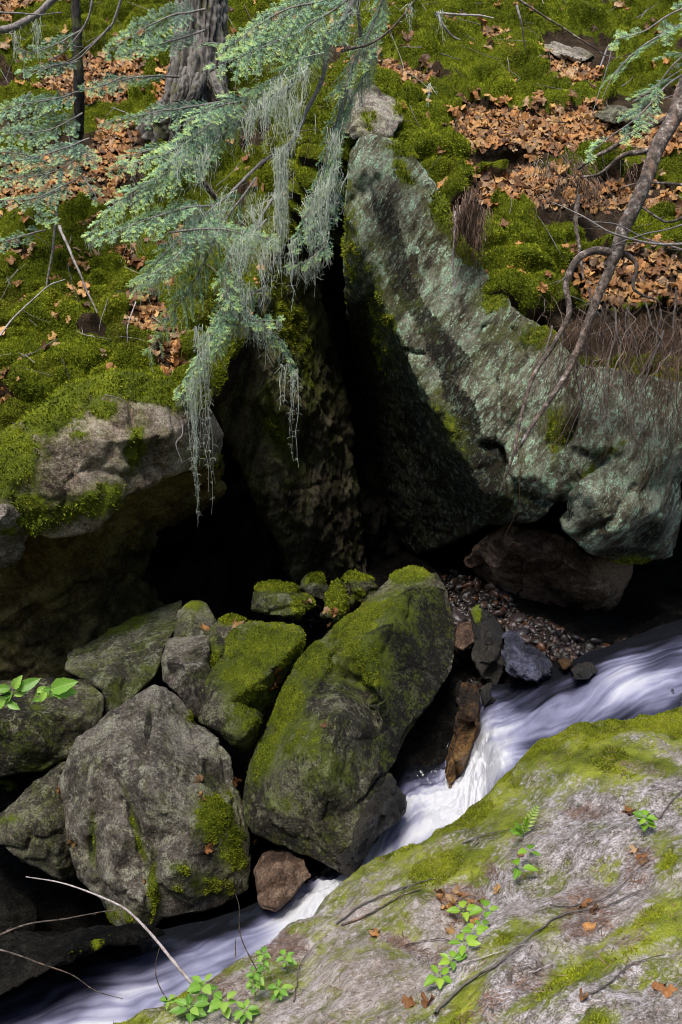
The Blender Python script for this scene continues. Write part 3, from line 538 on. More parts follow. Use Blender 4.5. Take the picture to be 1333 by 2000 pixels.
B('boulder', 'small olive boulder wedged behind the square grey block', 'boulder', M_SLAB,
  [(340, 1235, 8.1), (350, 1190, 8.3), (378, 1172, 8.4), (402, 1178, 8.35), (425, 1222, 8.1), (412, 1245, 7.9), (345, 1255, 7.9)], [(375, 1215, 8.0)], .7, voxel=.012, moss=[(380, 1180, 30, 14, .75)], seed=15, amp=.03)
B('boulder', 'square-cut grey block behind the largest pale boulder', 'boulder', M_PALE2,
  [(314, 1290, 7.55), (328, 1246, 7.75), (365, 1242, 7.8), (402, 1236, 7.8), (412, 1250, 7.6), (408, 1330, 7.3), (394, 1402, 7.1), (370, 1392, 7.1), (345, 1352, 7.2), (318, 1330, 7.4)],
  [(325, 1292, 7.38), (395, 1300, 7.3), (360, 1260, 7.6), (372, 1300, 7.25), (380, 1350, 7.15)], .8, voxel=.012, sm=1, amp=.02, chip=.02, seed=16)
B('boulder', 'lichen-spotted block leaning on the left side of the square mossy boulder', 'boulder', M_BOULD,
  [(405, 1250, 7.8), (425, 1220, 7.9), (455, 1206, 7.95), (478, 1214, 7.9), (455, 1270, 7.6), (425, 1330, 7.4), (398, 1390, 7.3), (396, 1330, 7.4)], [(430, 1270, 7.5)], .7, voxel=.012, lich=.8, moss=[(455, 1212, 30, 12, .9), (420, 1300, 14, 60, .55)], tufts=3000, seed=17, amp=.03)
B('boulder', 'square mossy boulder left of the big central boulder', 'boulder', M_BOULD,
  [(452, 1240, 7.75), (470, 1215, 7.9), (540, 1218, 7.95), (585, 1224, 7.95), (596, 1238, 7.85), (584, 1280, 7.7), (548, 1335, 7.5), (516, 1390, 7.3), (500, 1445, 7.1), (484, 1470, 7.0), (455, 1458, 6.85), (420, 1425, 6.85), (388, 1408, 6.95), (398, 1340, 7.2), (425, 1290, 7.45)],
  [(470, 1260, 7.5), (580, 1255, 7.6), (440, 1370, 6.95), (500, 1400, 6.95), (520, 1320, 7.2), (480, 1440, 6.8)], 1.1, voxel=.013, sm=0, amp=.018, chip=.015, crack=.01, moss=[(530, 1260, 80, 50, 1.1), (490, 1340, 60, 80, .8), (500, 1420, 50, 40, .6), (455, 1250, 30, 40, .8)], tufts=14000, tsize=.7, lich=.6, seed=18)
B('boulder', 'flat-topped mossy stone on the rubble behind the square mossy boulder', 'stone', M_SLAB,
  [(488, 1192, 8.4), (500, 1148, 8.6), (540, 1138, 8.7), (580, 1150, 8.6), (612, 1178, 8.4), (582, 1200, 8.2), (530, 1203, 8.2)], [(510, 1165, 8.3), (560, 1165, 8.3)], .7, voxel=.012, moss=[(540, 1145, 60, 12, 1.1), (595, 1180, 30, 20, .8)], mbase=.15, tufts=5000, seed=19, amp=.03)
B('boulder', 'dark rounded stone behind the flat-topped mossy stone', 'stone', M_SLAB,
  [(588, 1142, 8.9), (600, 1125, 9.0), (625, 1124, 9.0), (646, 1148, 8.9), (632, 1172, 8.7), (600, 1160, 8.7)], [(617, 1145, 8.7)], .5, voxel=.012, moss=[(620, 1130, 30, 14, .7)], tufts=1500, seed=20, amp=.02)
B('boulder', 'upright mossy stone leaning beside the peak of the central boulder', 'stone', M_BOULD,
  [(630, 1205, 8.2), (640, 1165, 8.4), (658, 1137, 8.5), (672, 1140, 8.5), (682, 1180, 8.3), (662, 1212, 8.1)], [(658, 1175, 8.15)], .5, voxel=.012, moss=[(658, 1170, 26, 40, .9)], tufts=3000, seed=21, amp=.02)
B('boulder', 'triangular moss-capped stone left of the peak of the central boulder', 'stone', M_BOULD,
  [(668, 1130, 8.8), (685, 1114, 8.9), (720, 1128, 8.8), (742, 1146, 8.7), (725, 1180, 8.5), (685, 1178, 8.5)], [(700, 1145, 8.5)], .5, voxel=.012, moss=[(695, 1125, 40, 14, 1.0), (700, 1160, 20, 20, .5)], tufts=3000, seed=22, amp=.02)
B('boulder', 'largest central boulder with a pointed mossy crest', 'boulder', M_BOULD,
  [(808, 1106, 8.15), (775, 1116, 8.1), (738, 1148, 7.95), (702, 1190, 7.75), (655, 1222, 7.6), (618, 1255, 7.45), (585, 1290, 7.3), (556, 1345, 7.1), (530, 1405, 6.9), (500, 1460, 6.7), (480, 1530, 6.45), (474, 1590, 6.3), (492, 1628, 6.2), (540, 1652, 6.15), (600, 1672, 6.05), (655, 1700, 5.98), (692, 1722, 5.95), (712, 1680, 6.05), (742, 1630, 6.15), (788, 1578, 6.3), (770, 1535, 6.4), (764, 1500, 6.5), (795, 1430, 6.75), (848, 1360, 7.1), (886, 1305, 7.4), (892, 1240, 7.7), (872, 1150, 8.0), (850, 1120, 8.1)],
  [(795, 1150, 7.7), (768, 1215, 7.2), (715, 1262, 6.98), (850, 1240, 7.62), (830, 1310, 7.25), (770, 1345, 6.95), (640, 1290, 7.05), (655, 1300, 7.12), (715, 1352, 6.9), (735, 1340, 6.72), (600, 1380, 6.5), (660, 1400, 6.25), (560, 1500, 6.15), (640, 1520, 5.95), (700, 1480, 6.25), (740, 1420, 6.55), (620, 1600, 5.98), (540, 1590, 6.1), (700, 1580, 6.1), (730, 1590, 6.1), (690, 1650, 5.95), (640, 1660, 5.95), (750, 1470, 6.5)], 1.6, voxel=.013, sm=0, amp=.022, chip=.018, fine=.007, crack=.012, crackf=1.5, lich=.4,
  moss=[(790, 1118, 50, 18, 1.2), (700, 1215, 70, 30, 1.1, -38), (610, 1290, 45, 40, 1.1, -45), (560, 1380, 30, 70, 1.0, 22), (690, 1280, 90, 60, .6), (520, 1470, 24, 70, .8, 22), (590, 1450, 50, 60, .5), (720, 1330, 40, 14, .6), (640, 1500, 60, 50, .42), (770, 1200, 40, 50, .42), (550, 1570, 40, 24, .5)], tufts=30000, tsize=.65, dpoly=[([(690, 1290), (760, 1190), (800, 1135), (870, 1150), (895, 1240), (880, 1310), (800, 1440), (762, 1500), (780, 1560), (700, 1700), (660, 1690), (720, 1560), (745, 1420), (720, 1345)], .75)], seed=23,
  cuts=[([(640, 1280), (652, 1305), (690, 1325), (722, 1345), (745, 1385), (768, 1410)], 5, .07), ([(790, 1120), (810, 1160), (800, 1210)], 4, .025), ([(600, 1480), (640, 1560), (625, 1640)], 3, .02), ([(870, 1340), (810, 1420), (770, 1500), (700, 1570)], 4, .03)])
B('boulder', 'brown wet stone at the foot of the central boulder beside the lower fall', 'stone', M_WET,
  [(660, 1640, 6.05), (700, 1590, 6.1), (740, 1545, 6.2), (765, 1522, 6.3), (786, 1555, 6.25), (787, 1582, 6.2), (745, 1630, 6.05), (715, 1670, 5.95), (692, 1722, 5.85), (668, 1700, 5.85), (650, 1670, 5.95)], [(720, 1600, 5.95), (690, 1670, 5.85), (760, 1560, 6.15)], .6, voxel=.013, seed=24)
B('standing_stone', 'upright dark stone with a rusty streak on the pebble bank', 'stone', M_WET,
  [(922, 1180, 7.9), (938, 1176, 7.9), (962, 1205, 7.8), (988, 1240, 7.7), (985, 1300, 7.5), (968, 1345, 7.35), (940, 1322, 7.35), (918, 1290, 7.45), (924, 1240, 7.7)], [(945, 1230, 7.6), (965, 1290, 7.35)], .5, voxel=.01, moss=[(932, 1200, 12, 30, .7)], seed=25, amp=.02)
M_BLUE = rock_mat('wet_slate', (.03, .03, .045), (.09, .09, .14), (.24, .24, .36), patch_amt=0.0, wet=1.6, rough=.35, bump=1.0, scale=2)
B('wedge_stone', 'wet blue-grey wedge-shaped stone sparkling at the stream edge', 'stone', M_BLUE,
  [(988, 1240, 7.6), (1008, 1238, 7.65), (1040, 1262, 7.6), (1075, 1288, 7.5), (1080, 1304, 7.4), (1050, 1330, 7.2), (1020, 1325, 7.15), (988, 1312, 7.2)], [(1000, 1300, 7.15), (1050, 1300, 7.25), (1005, 1260, 7.4)], .5, voxel=.01, sm=1, amp=.015, chip=.03, chipf=9, seed=26)
B('pink_stone', 'small pinkish rounded stone on the pebble bank beside the central boulder', 'stone', M_RUST,
  [(888, 1240, 7.75), (898, 1218, 7.85), (918, 1213, 7.85), (930, 1226, 7.8), (926, 1255, 7.6), (905, 1270, 7.55), (890, 1262, 7.6)], [(910, 1240, 7.6)], .3, voxel=.009, seed=27, amp=.01, chip=.01)
B('rusty_rock', 'orange-brown wet rock rib beside the waterfall', 'rock', M_ORANGE,
  [(905, 1335, 7.1), (930, 1330, 7.1), (940, 1365, 7.0), (936, 1410, 6.9), (924, 1460, 6.8), (908, 1505, 6.7), (880, 1535, 6.6), (868, 1520, 6.65), (878, 1470, 6.8), (895, 1410, 6.95)], [(915, 1400, 6.8), (895, 1480, 6.6)], .5, voxel=.01, seed=28, amp=.02)
B('stone', 'dark wet stone above the waterfall lip', 'stone', M_WET,
  [(935, 1345, 7.3), (955, 1335, 7.35), (985, 1350, 7.35), (992, 1378, 7.2), (970, 1395, 7.1), (938, 1380, 7.1)], [(962, 1362, 7.1)], .4, voxel=.01, seed=29, amp=.015)
B('orange_stone', 'flat orange stone above the rushing water', 'stone', M_ORANGE,
  [(1090, 1290, 7.45), (1105, 1284, 7.5), (1122, 1292, 7.45), (1118, 1306, 7.35), (1100, 1308, 7.35)], [(1106, 1296, 7.35)], .2, voxel=.008, seed=30, amp=.008, chip=.01)
B('stone', 'dark shiny stone partly in the water right of the orange stone', 'stone', M_WET,
  [(1112, 1308, 7.3), (1128, 1292, 7.4), (1158, 1292, 7.4), (1170, 1308, 7.25), (1150, 1328, 7.1), (1122, 1326, 7.1)], [(1140, 1308, 7.15)], .3, voxel=.009, seed=31, amp=.012)
B('stone', 'brown stone at the waterline between the two biggest boulders', 'stone', M_RUST,
  [(498, 1700, 6.05), (515, 1665, 6.15), (560, 1655, 6.15), (600, 1672, 6.1), (612, 1712, 5.98), (575, 1745, 5.85), (540, 1775, 5.75), (512, 1768, 5.8)], [(550, 1710, 5.85)], .5, voxel=.011, seed=32)
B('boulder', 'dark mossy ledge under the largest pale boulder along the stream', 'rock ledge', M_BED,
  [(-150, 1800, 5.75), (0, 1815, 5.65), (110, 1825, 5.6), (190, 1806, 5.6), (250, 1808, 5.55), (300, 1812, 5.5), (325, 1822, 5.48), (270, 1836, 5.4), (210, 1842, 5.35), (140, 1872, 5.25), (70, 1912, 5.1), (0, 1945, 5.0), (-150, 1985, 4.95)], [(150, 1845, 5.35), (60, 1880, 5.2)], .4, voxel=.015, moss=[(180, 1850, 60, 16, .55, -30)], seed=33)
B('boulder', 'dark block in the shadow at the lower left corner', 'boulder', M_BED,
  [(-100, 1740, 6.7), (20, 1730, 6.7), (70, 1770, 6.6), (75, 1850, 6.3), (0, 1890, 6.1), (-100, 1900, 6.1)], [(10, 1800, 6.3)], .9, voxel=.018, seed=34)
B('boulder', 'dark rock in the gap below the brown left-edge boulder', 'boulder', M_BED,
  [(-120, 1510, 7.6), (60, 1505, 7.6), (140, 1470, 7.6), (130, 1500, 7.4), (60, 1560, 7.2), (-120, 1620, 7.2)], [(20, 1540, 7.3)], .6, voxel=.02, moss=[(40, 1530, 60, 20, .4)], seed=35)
B('stone', 'small wet rock splitting the stream at the right edge', 'stone', M_BLUE,
  [(1300, 1378, 6.75), (1315, 1352, 6.85), (1350, 1335, 6.9), (1420, 1340, 6.9), (1420, 1420, 6.5), (1330, 1400, 6.6)], [(1350, 1370, 6.6)], .4, voxel=.011, seed=36)
B('boulder', 'dark boulder filling the gap between the central boulder and the rusty rib', 'boulder', M_WET,
  [(790, 1440, 7.3), (850, 1360, 7.6), (900, 1330, 7.6), (925, 1350, 7.5), (905, 1440, 7.3), (870, 1530, 7.0), (800, 1540, 6.95), (770, 1520, 6.95)], [(850, 1450, 7.2)], .6, voxel=.02, seed=37)
# stones of the slope above
B('lichen_boulder', 'pale lichen-spotted boulder perched on top of the rock wall', 'boulder', M_PALE,
  [(655, 245, 9.9), (662, 195, 10.1), (690, 165, 10.2), (715, 150, 10.2), (745, 180, 10.1), (778, 200, 10.0), (788, 235, 9.85), (765, 268, 9.6), (715, 272, 9.5), (680, 268, 9.6)], [(700, 210, 9.75), (735, 195, 9.85), (750, 235, 9.65), (700, 250, 9.55)], .8, voxel=.014, lich=.8, moss=[(700, 160, 40, 20, .8), (720, 235, 30, 26, .6), (665, 215, 26, 40, .7), (775, 215, 16, 20, .6)], tufts=6000, seed=38, tsize=1.2)
B('stone', 'grey block sitting directly on the rock wall top below the perched boulder', 'stone', M_SLAB,
  [(683, 262, 9.5), (705, 252, 9.55), (725, 262, 9.5), (715, 275, 9.4), (688, 272, 9.4)], [(704, 265, 9.38)], .3, voxel=.01, seed=39, amp=.01)
B('stone', 'pinkish stone set in the moss at the wall edge', 'stone', M_RUST,
  [(780, 330, 9.4), (800, 332, 9.4), (830, 352, 9.3), (856, 380, 9.2), (850, 395, 9.1), (825, 388, 9.1), (800, 362, 9.2)], [(825, 368, 9.1)], .4, voxel=.011, seed=40, amp=.012)
B('stone', 'grey-pink stone under the mossy ledge near the top right', 'stone', M_PALE,
  [(1055, 88, 12.2), (1080, 80, 12.3), (1130, 95, 12.3), (1165, 108, 12.2), (1140, 122, 12.0), (1090, 115, 12.0)], [(1110, 104, 11.95)], .7, voxel=.016, seed=41)
B('stone', 'dark grey stone half buried by the leaning stem on the right slope', 'stone', M_SLAB,
  [(1150, 225, 10.9), (1190, 208, 11), (1240, 212, 10.9), (1265, 228, 10.7), (1200, 244, 10.6)], [(1205, 226, 10.6)], .5, voxel=.016, seed=42)

# ------------------------------------------------------------------ pebble bank
PB = [[(862, 1125), (885, 1120), (930, 1138), (985, 1165), (1010, 1190), (1060, 1215), (1100, 1240), (1180, 1262), (1250, 1255), (1290, 1262), (1190, 1290), (1120, 1300), (1075, 1290), (1040, 1262), (990, 1240), (950, 1190), (925, 1215), (900, 1290), (885, 1200)], [(500, 1200), (640, 1170), (700, 1180), (640, 1215), (600, 1240), (520, 1215)], [(920, 1330), (1000, 1300), (1080, 1320), (1040, 1370), (960, 1400), (900, 1400)]]
def stone_unit(seed, sub=2):
    import bmesh
    bm = bmesh.new(); bmesh.ops.create_icosphere(bm, subdivisions=sub, radius=1); V = np.array([v.co[:] for v in bm.verts]); Fc = np.array([[v.index for v in f.verts] for f in bm.faces]); bm.free()
    r = np.random.default_rng(seed); V = V*(1+.35*fbm(V, 1.1, 3, .5, seed*9.1))[:, None]
    for _ in range(6):
        nn = r.normal(size=3); nn /= np.linalg.norm(nn); h = .55+.3*r.random(); dd = V@nn-h; V = V-np.outer(np.maximum(dd, 0), nn)
    return V, Fc
SU = [stone_unit(i, 2) for i in range(8)]
def rotm(r):
    a = r.normal(size=4); a /= np.linalg.norm(a); w_, x, y, z = a
    return np.array([[1-2*(y*y+z*z), 2*(x*y-z*w_), 2*(x*z+y*w_)], [2*(x*y+z*w_), 1-2*(x*x+z*z), 2*(y*z-x*w_)], [2*(x*z-y*w_), 2*(y*z+x*w_), 1-2*(x*x+y*y)]])
g = G('pebble_stone'); v_ = g.attr('v'); vr = g.n('ObjectInfo').outputs['Random']
cc = g.ramp(g.math('FRACT', g.math('ADD', v_, vr)), [(0, (.006, .005, .005)), (.3, (.020, .012, .008)), (.55, (.012, .010, .013)), (.68, (.085, .030, .010)), (.76, (.022, .018, .024)), (.93, (.06, .035, .026)), (1, (.008, .006, .005))])
nz = g.noise(g.pos(), 60, 5, .7); cc = g.mix(1.0, cc, g.ramp(nz, [(.3, .5), (.7, 1.4)]), 'MULTIPLY')
M_PEB = g.done(g.bsdf(Base_Color=cc, Roughness=g.ramp(nz, [(.35, .18), (.6, .6)]), Normal=g.bump(nz, .4, .01), Specular_IOR_Level=.6))
rg = np.random.default_rng(11); sV = []; sF = []; sA = []; n0 = 0; placed = 0; solo = []
while placed < 1900:
    k = rg.choice(3, p=[.62, .2, .18]); pl = PB[k]; x = rg.uniform(min(a for a, b in pl), max(a for a, b in pl)); y = rg.uniform(min(b for a, b in pl), max(b for a, b in pl))
    if not in_poly(np.array([x]), np.array([y]), pl)[0]: continue
    c, n_ = hit(x, y, [BV_BED]); placed += 1
    if c is None: continue
    s = .014+.045*rg.random()**3
    if len(solo) < 60 and rg.random() < .12: solo.append((c, .035+.05*rg.random()**1.5)); continue
    V, Fc = SU[rg.integers(8)]; V = (V*s*np.array([1.3, 1, .6]))@rotm(rg).T+c+np.array([0, 0, s*.4]); sV.append(V); sF.append(Fc+n0); n0 += len(V); sA.append(np.full(len(V), rg.random()))
tag(link('gravel', fast_mesh('gravel', np.concatenate(sV), np.concatenate(sF), {'v': np.concatenate(sA)}, True), M_PEB), 'wet brown and grey gravel on the small bank beneath the rock wall', 'gravel', kind='stuff')
pm = [fast_mesh('pebble', v*np.array([1.3, 1, .65]), f, {'v': np.full(len(v), i/8)}, True) for i, (v, f) in enumerate(SU)]
for m_ in pm: m_.materials.append(M_PEB)
for i, (c, s) in enumerate(solo):
    o = bpy.data.objects.new('pebble', pm[i % 8]); COL.objects.link(o); o.location = tuple(c+np.array([0, 0, s*.3])); o.scale = (s, s, s); o.rotation_euler = (rg.uniform(-.4, .4), rg.uniform(-.4, .4), rg.uniform(0, 6))
    tag(o, 'fist-sized wet stone lying loose among the gravel between boulders and rock wall', 'stone', 'loose stones on the gravel bank')

# ------------------------------------------------------------------ foreground bedrock
RD = [(60, 2160), (150, 2085), (270, 2006), (330, 1968), (400, 1935), (470, 1893), (540, 1864), (580, 1824), (620, 1799), (660, 1755), (700, 1724), (760, 1688), (830, 1658), (880, 1625), (930, 1595), (1000, 1538), (1070, 1478), (1130, 1436), (1200, 1410), (1270, 1397), (1333, 1394), (1450, 1390), (1850, 1386)]
FZ = [(60, 2160, -4.1), (270, 2000, -3.95), (400, 1928, -3.97), (540, 1855, -3.95), (700, 1715, -3.86), (830, 1648, -3.78), (1000, 1530, -3.62), (1130, 1428, -3.5), (1333, 1388, -3.42), (1850, 1380, -3.4),
      (1333, 1600, -3.2), (1333, 1800, -2.95), (1333, 2000, -2.75), (1333, 2600, -2.45), (1000, 1700, -3.42), (1000, 2000, -3.0), (700, 1850, -3.62), (700, 2000, -3.42), (500, 2000, -3.66), (60, 2600, -3.7), (700, 2600, -3.05), (1850, 2600, -2.35), (1850, 1700, -2.9),
      (930, 1760, -3.60), (870, 1860, -3.56), (780, 1980, -3.42), (1010, 1745, -3.36), (955, 1860, -3.22), (890, 2000, -3.1), (800, 1760, -3.56), (1200, 1500, -3.32), (1100, 1600, -3.42), (1230, 1700, -3.22), (1150, 1760, -3.28), (1240, 1800, -3.08), (1130, 1830, -3.18), (60, 2300, -3.95)]
fx = np.arange(60, 1851, 4.0); rdx = np.interp(fx, [a for a, b in RD], [b for a, b in RD]); nr = 190; tt = np.linspace(0, 1, nr)[:, None]**.85
FX = np.broadcast_to(fx, (nr, len(fx))).copy(); FYp = 2600+(rdx-2600)*tt
zz = tri_interp(FZ, FX.ravel(), FYp.ravel()).reshape(FX.shape)
for _ in range(12):
    p_ = np.pad(zz, 1, 'edge'); zz = (p_[:-2, 1:-1]+p_[2:, 1:-1]+p_[1:-1, :-2]+p_[1:-1, 2:]+2*zz)/6
FV = Pz(FX, FYp, zz); drop = []
for k in range(1, 34):
    s = k/33; q = FV[-1].copy(); dy_ = .42*math.sin(s*1.5); q[:, 1] += dy_; q[:, 2] -= (.66+.5*s)*dy_+.80*s**2; drop.append(q)
FV = np.concatenate([FV, np.array(drop)]); nF = len(FV); FF = grid_faces(nF, len(fx)); FV = FV.reshape(-1, 3); FN = vnormals(FV, FF)
if FN[:, 2].mean() < 0: FF = FF[:, ::-1].copy(); FN = -FN
fpx, fpy = to_px(FV); W = FV@np.array([[.55, .8, 0], [-.8, .55, 0], [0, 0, 1]])*np.array([2.6, .8, 1.0])   # foliation runs lower left to upper right
WW = (FV@np.array([[math.cos(.9), -math.sin(.9), 0], [math.sin(.9), math.cos(.9), 0], [0, 0, 1]]))*np.array([.9, 3.2, 1.5])
WW = WW+.35*np.stack([fbm(FV, 1.2, 3), fbm(FV, 1.2, 3, .5, 7), fbm(FV, 1.2, 3, .5, 14)], 1)
d = .10*fbm(FV, 1.3, 4)+.06*fbm(WW, 1.0, 5, .58, 3, True)*(.5+.8*sstep(-.3, .3, fbm(FV, .8, 2, .5, 60)))+.010*fbm(WW, 5, 4, .6, 8)+.009*fbm(FV, 18, 4, .65)
FV = FV+FN*d[:, None]; FN = vnormals(FV, FF)
rel = fbm(WW, 1.0, 5, .55, 3, True); rr = np.interp(fpx, [a for a, b in RD], [b for a, b in RD])
dist = fpy-rr
# moss: thick band along the stream-side rim at the right, hollows elsewhere
mz = .36-.60*rel+.35*fbm(FV, 2.2, 4)
band = sstep(30, 0, dist-np.interp(fpx, [700, 830, 1000, 1130, 1250, 1333], [4, 6, 10, 18, 28, 44]))*sstep(820, 950, fpx)
mz = np.maximum(mz, (.95+.8*fbm(FV, 3, 3))*band); mz += .28*sstep(170, 20, dist)*sstep(640, 760, fpx)
mz += .35*sstep(120, 30, dist)*sstep(480, 560, fpx)*sstep(720, 640, fpx)
mz = np.maximum(mz, .9*sstep(90, 10, dist)*sstep(500, 420, fpx))
mz = moss_attr(FV, FN, [(1160, 1890, 200, 22, .72, -28), (1260, 1800, 100, 30, .8, -40), (930, 1960, 90, 30, .7, -45), (980, 1840, 50, 30, .62, -40), (780, 1660, 90, 20, .7, -28), (1300, 1680, 50, 50, .7), (1200, 1490, 120, 50, .7, -5), (1090, 1800, 90, 20, .5, -30), (1170, 1990, 40, 20, .8), (820, 1600, 60, 30, .8), (860, 1700, 110, 36, .62, -10)], 0)*1.0+np.clip(mz, 0, 2)*.8
duff = moss_attr(FV, FN, [(900, 1765, 60, 45, 1), (800, 1850, 90, 16, .8, 25), (1150, 1780, 70, 60, .9, -50), (1250, 1700, 40, 60, .9, 20), (1160, 1590, 80, 16, .8), (960, 1700, 50, 20, .7, 40), (560, 1850, 50, 30, 1.1), (990, 1930, 110, 40, .7, -30), (440, 1940, 60, 40, .9), (1250, 1500, 60, 14, .7, 10), (1240, 1830, 90, 18, .6, -30)], 0)
mz = mz-.5*sstep(.2, .7, duff)
me = fast_mesh('bedrock', FV, FF, {'moss': mz, 'lich': np.full(len(FV), .2)}); BV_FG = BVHTree.FromPolygons(FV.tolist(), FF.tolist()); BVHS.append(BV_FG)
bo = link('bedrock', me, M_FG); tag(bo, kind='structure')
tm = tuft_mesh(FV, FF, FN, sstep(.45, 1.0, mz+.6*fbm(FV, 5, 4)), 60000, .5)
tag(link('moss', tm, TUFT), 'bright green moss on the foreground rock rim', 'moss', kind='stuff')

# ------------------------------------------------------------------ the stream
ST = [((1620, 1180), (1620, 1400), -3.72), ((1480, 1195), (1480, 1400), -3.74), ((1333, 1240), (1333, 1425), -3.80), ((1200, 1285), (1215, 1430), -3.88), ((1100, 1325), (1120, 1470), -3.95), ((1010, 1365), (1050, 1520), -4.02), ((945, 1385), (1000, 1560), -4.10), ((912, 1440), (960, 1590), -4.32), ((860, 1512), (925, 1615), -4.46), ((800, 1530), (880, 1640), -4.47), ((765, 1570), (840, 1670), -4.5),
      ((735, 1610), (790, 1700), -4.58), ((700, 1665), (740, 1745), -4.70), ((668, 1705), (700, 1780), -4.78), ((600, 1730), (655, 1830), -4.82), ((545, 1770), (610, 1860), -4.86), ((470, 1805), (560, 1910), -4.90), ((380, 1835), (470, 1970), -4.93), ((290, 1860), (380, 2030), -4.96), ((160, 1880), (280, 2100), -5.0), ((40, 1930), (170, 2160), -5.03), ((-100, 1990), (60, 2230), -5.06), ((-260, 2060), (-60, 2300), -5.09)]
EA = np.array([Pz(a[0], a[1], z) for a, b, z in ST]); EB = np.array([Pz(b[0], b[1], z-.03) for a, b, z in ST])
NU, NV = 700, 110; A = spline(EA, NU); Bq = spline(EB, NU); vv = np.linspace(-.22, 1.12, NV)[None, :, None]
WV = A[:, None]*(1-vv)+Bq[:, None]*vv; arc = np.concatenate([[0], np.cumsum(np.linalg.norm(np.diff((A+Bq)/2, axis=0), axis=1))])
U_ = np.broadcast_to(arc[:, None], (NU, NV)); V_ = np.broadcast_to(vv[..., 0], (NU, NV)); wid = np.linalg.norm(Bq-A, axis=1)[:, None]*V_
flow = np.stack([U_.ravel()*1.0, wid.ravel()*1.0, np.zeros(U_.size)], 1); wpx, wpy = to_px(WV.reshape(-1, 3))
wp = flow.copy(); wp[:, 1] += .30*gnoise(flow*np.array([.9, 1.3, 1]))+.10*gnoise(flow*np.array([2.6, 3, 1])+4)+.03*gnoise(flow*np.array([7, 7, 1])+8)
s1 = fbm(wp*np.array([.8, 3.6, 1]), 1, 4, .5); s2 = fbm(wp*np.array([1.3, 14, 1]), 1, 2, .5, 9)
lump = fbm(flow*np.array([1.6, 2.2, 1]), 1, 3, .5, 2)
turb = np.exp(-((np.linspace(0, len(ST)-1, NU)-7.5)/1.8)**2)+np.exp(-((np.linspace(0, len(ST)-1, NU)-13.5)/1.3)**2); turb = np.repeat(turb, NV)
dz = turb*(.10*fbm(flow*np.array([3.2, 5, 1]), 1, 4, .6, 6, True)-.03)+.05*lump+.022*s1+.004*s2+.05*np.exp(-((V_.ravel()-.5)/.35)**2)
WVf = WV.reshape(-1, 3).copy(); WVf[:, 2] += dz
# how white: path core white, rims clear dark water
stt = np.linspace(0, len(ST)-1, NU); core = np.interp(stt, [0, 2, 3, 5, 6, 8, 9.5, 11, 13, 15, 16, 18, 20, 22], [.72, .74, .74, .80, 1.45, 1.65, 1.25, 1.25, 1.60, 1.45, .98, .95, .98, .95])[:, None]
vs = V_; cen = np.interp(stt, [0, 4, 8, 12, 16, 22], [.45, .5, .5, .5, .54, .54])[:, None]
hw = np.interp(stt, [0, 3, 6, 8, 10, 12, 14, 16, 19, 22], [.60, .60, .66, .78, .74, .66, .62, .60, .62, .62])[:, None]
froth = fbm(flow*np.array([2.6, 4.2, 1]), 1, 5, .6, 6)
foam = (core*(.92-(np.abs(vs-cen)/hw)**2.4)).ravel()+.50*s1+.14*s2+.55*lump+(.25+.6*turb)*froth+.15*turb
foam = np.where((wpx > 770) & (wpx < 870) & (wpy < 1565) & (wpy > 1400), foam-.35, foam)
WFc = grid_faces(NU, NV); me = fast_mesh('stream', WVf, WFc, {'foam': np.clip(foam, 0, 1.6), 'fu': flow[:, 0], 'fw': wp[:, 1]})
g = G('white_water'); cb = g.n('CombineXYZ', {'X': g.math('MULTIPLY', g.attr('fu'), 1.2), 'Y': g.math('MULTIPLY', g.attr('fw'), 13.0), 'Z': 0.0}).outputs[0]
st = g.noise(cb, 1.0, 3, .5); f = g.attr('foam'); ff = g.ss(g.math('ADD', f, g.math('MULTIPLY', g.math('SUBTRACT', st, .5), .6)), .02, 1.12)
dark = g.bsdf(Base_Color=(.008, .009, .012), Roughness=.12, Specular_IOR_Level=.6, IOR=1.33, Normal=g.bump(st, .25, .02))
wc = g.ramp(g.math('ADD', g.math('MULTIPLY', f, .7), g.math('MULTIPLY', g.math('SUBTRACT', st, .5), .5)), [(.0, (.08, .08, .14)), (.32, (.17, .17, .30)), (.58, (.42, .42, .62)), (.88, (.90, .90, .96))])
wh = g.n('MixShader', {0: .3, 1: g.bsdf(Base_Color=wc, Roughness=.5, Specular_IOR_Level=.3, Normal=g.bump(st, .25, .03)), 2: g.n('BsdfTranslucent', {'Color': wc}).outputs[0]}).outputs[0]
M_WATER = g.done(g.n('MixShader', {0: ff, 1: dark, 2: wh}).outputs[0])
tag(link('stream', me, M_WATER), kind='structure')
# ================================================================== vegetation materials
g = G('bark_twig'); p = g.pos(); n_ = g.noise(p, 40, 6, .75); v_ = g.attr('v')
c_ = g.ramp(g.math('ADD', g.math('MULTIPLY', n_, .7), g.math('MULTIPLY', v_, .3)), [(.3, (.035, .028, .024)), (.5, (.13, .11, .10)), (.68, (.33, .30, .29))])
M_TWIG = g.done(g.bsdf(Base_Color=c_, Roughness=.85, Normal=g.bump(n_, .5, .01)))
g = G('pale_bark'); p = g.pos(); n_ = g.noise(p, 30, 6, .75)
c_ = g.ramp(n_, [(.35, (.16, .12, .11)), (.5, (.36, .31, .31)), (.65, (.55, .50, .50))])
M_PALEBARK = g.done(g.bsdf(Base_Color=c_, Roughness=.8, Normal=g.bump(n_, .5, .01)))
g = G('blotched_bark'); p = g.pos(); n_ = g.noise(p, 22, 7, .75); n2 = g.noise(g.mapping(p, (1, 1, .35)), 14, 5, .7)
c_ = g.ramp(n_, [(.40, (.03, .022, .018)), (.5, (.10, .075, .062)), (.58, (.22, .17, .15)), (.63, (.45, .41, .38))])
c_ = g.mix(g.math('MULTIPLY', g.ss(n2, .56, .64), .6), c_, (.22, .12, .07))
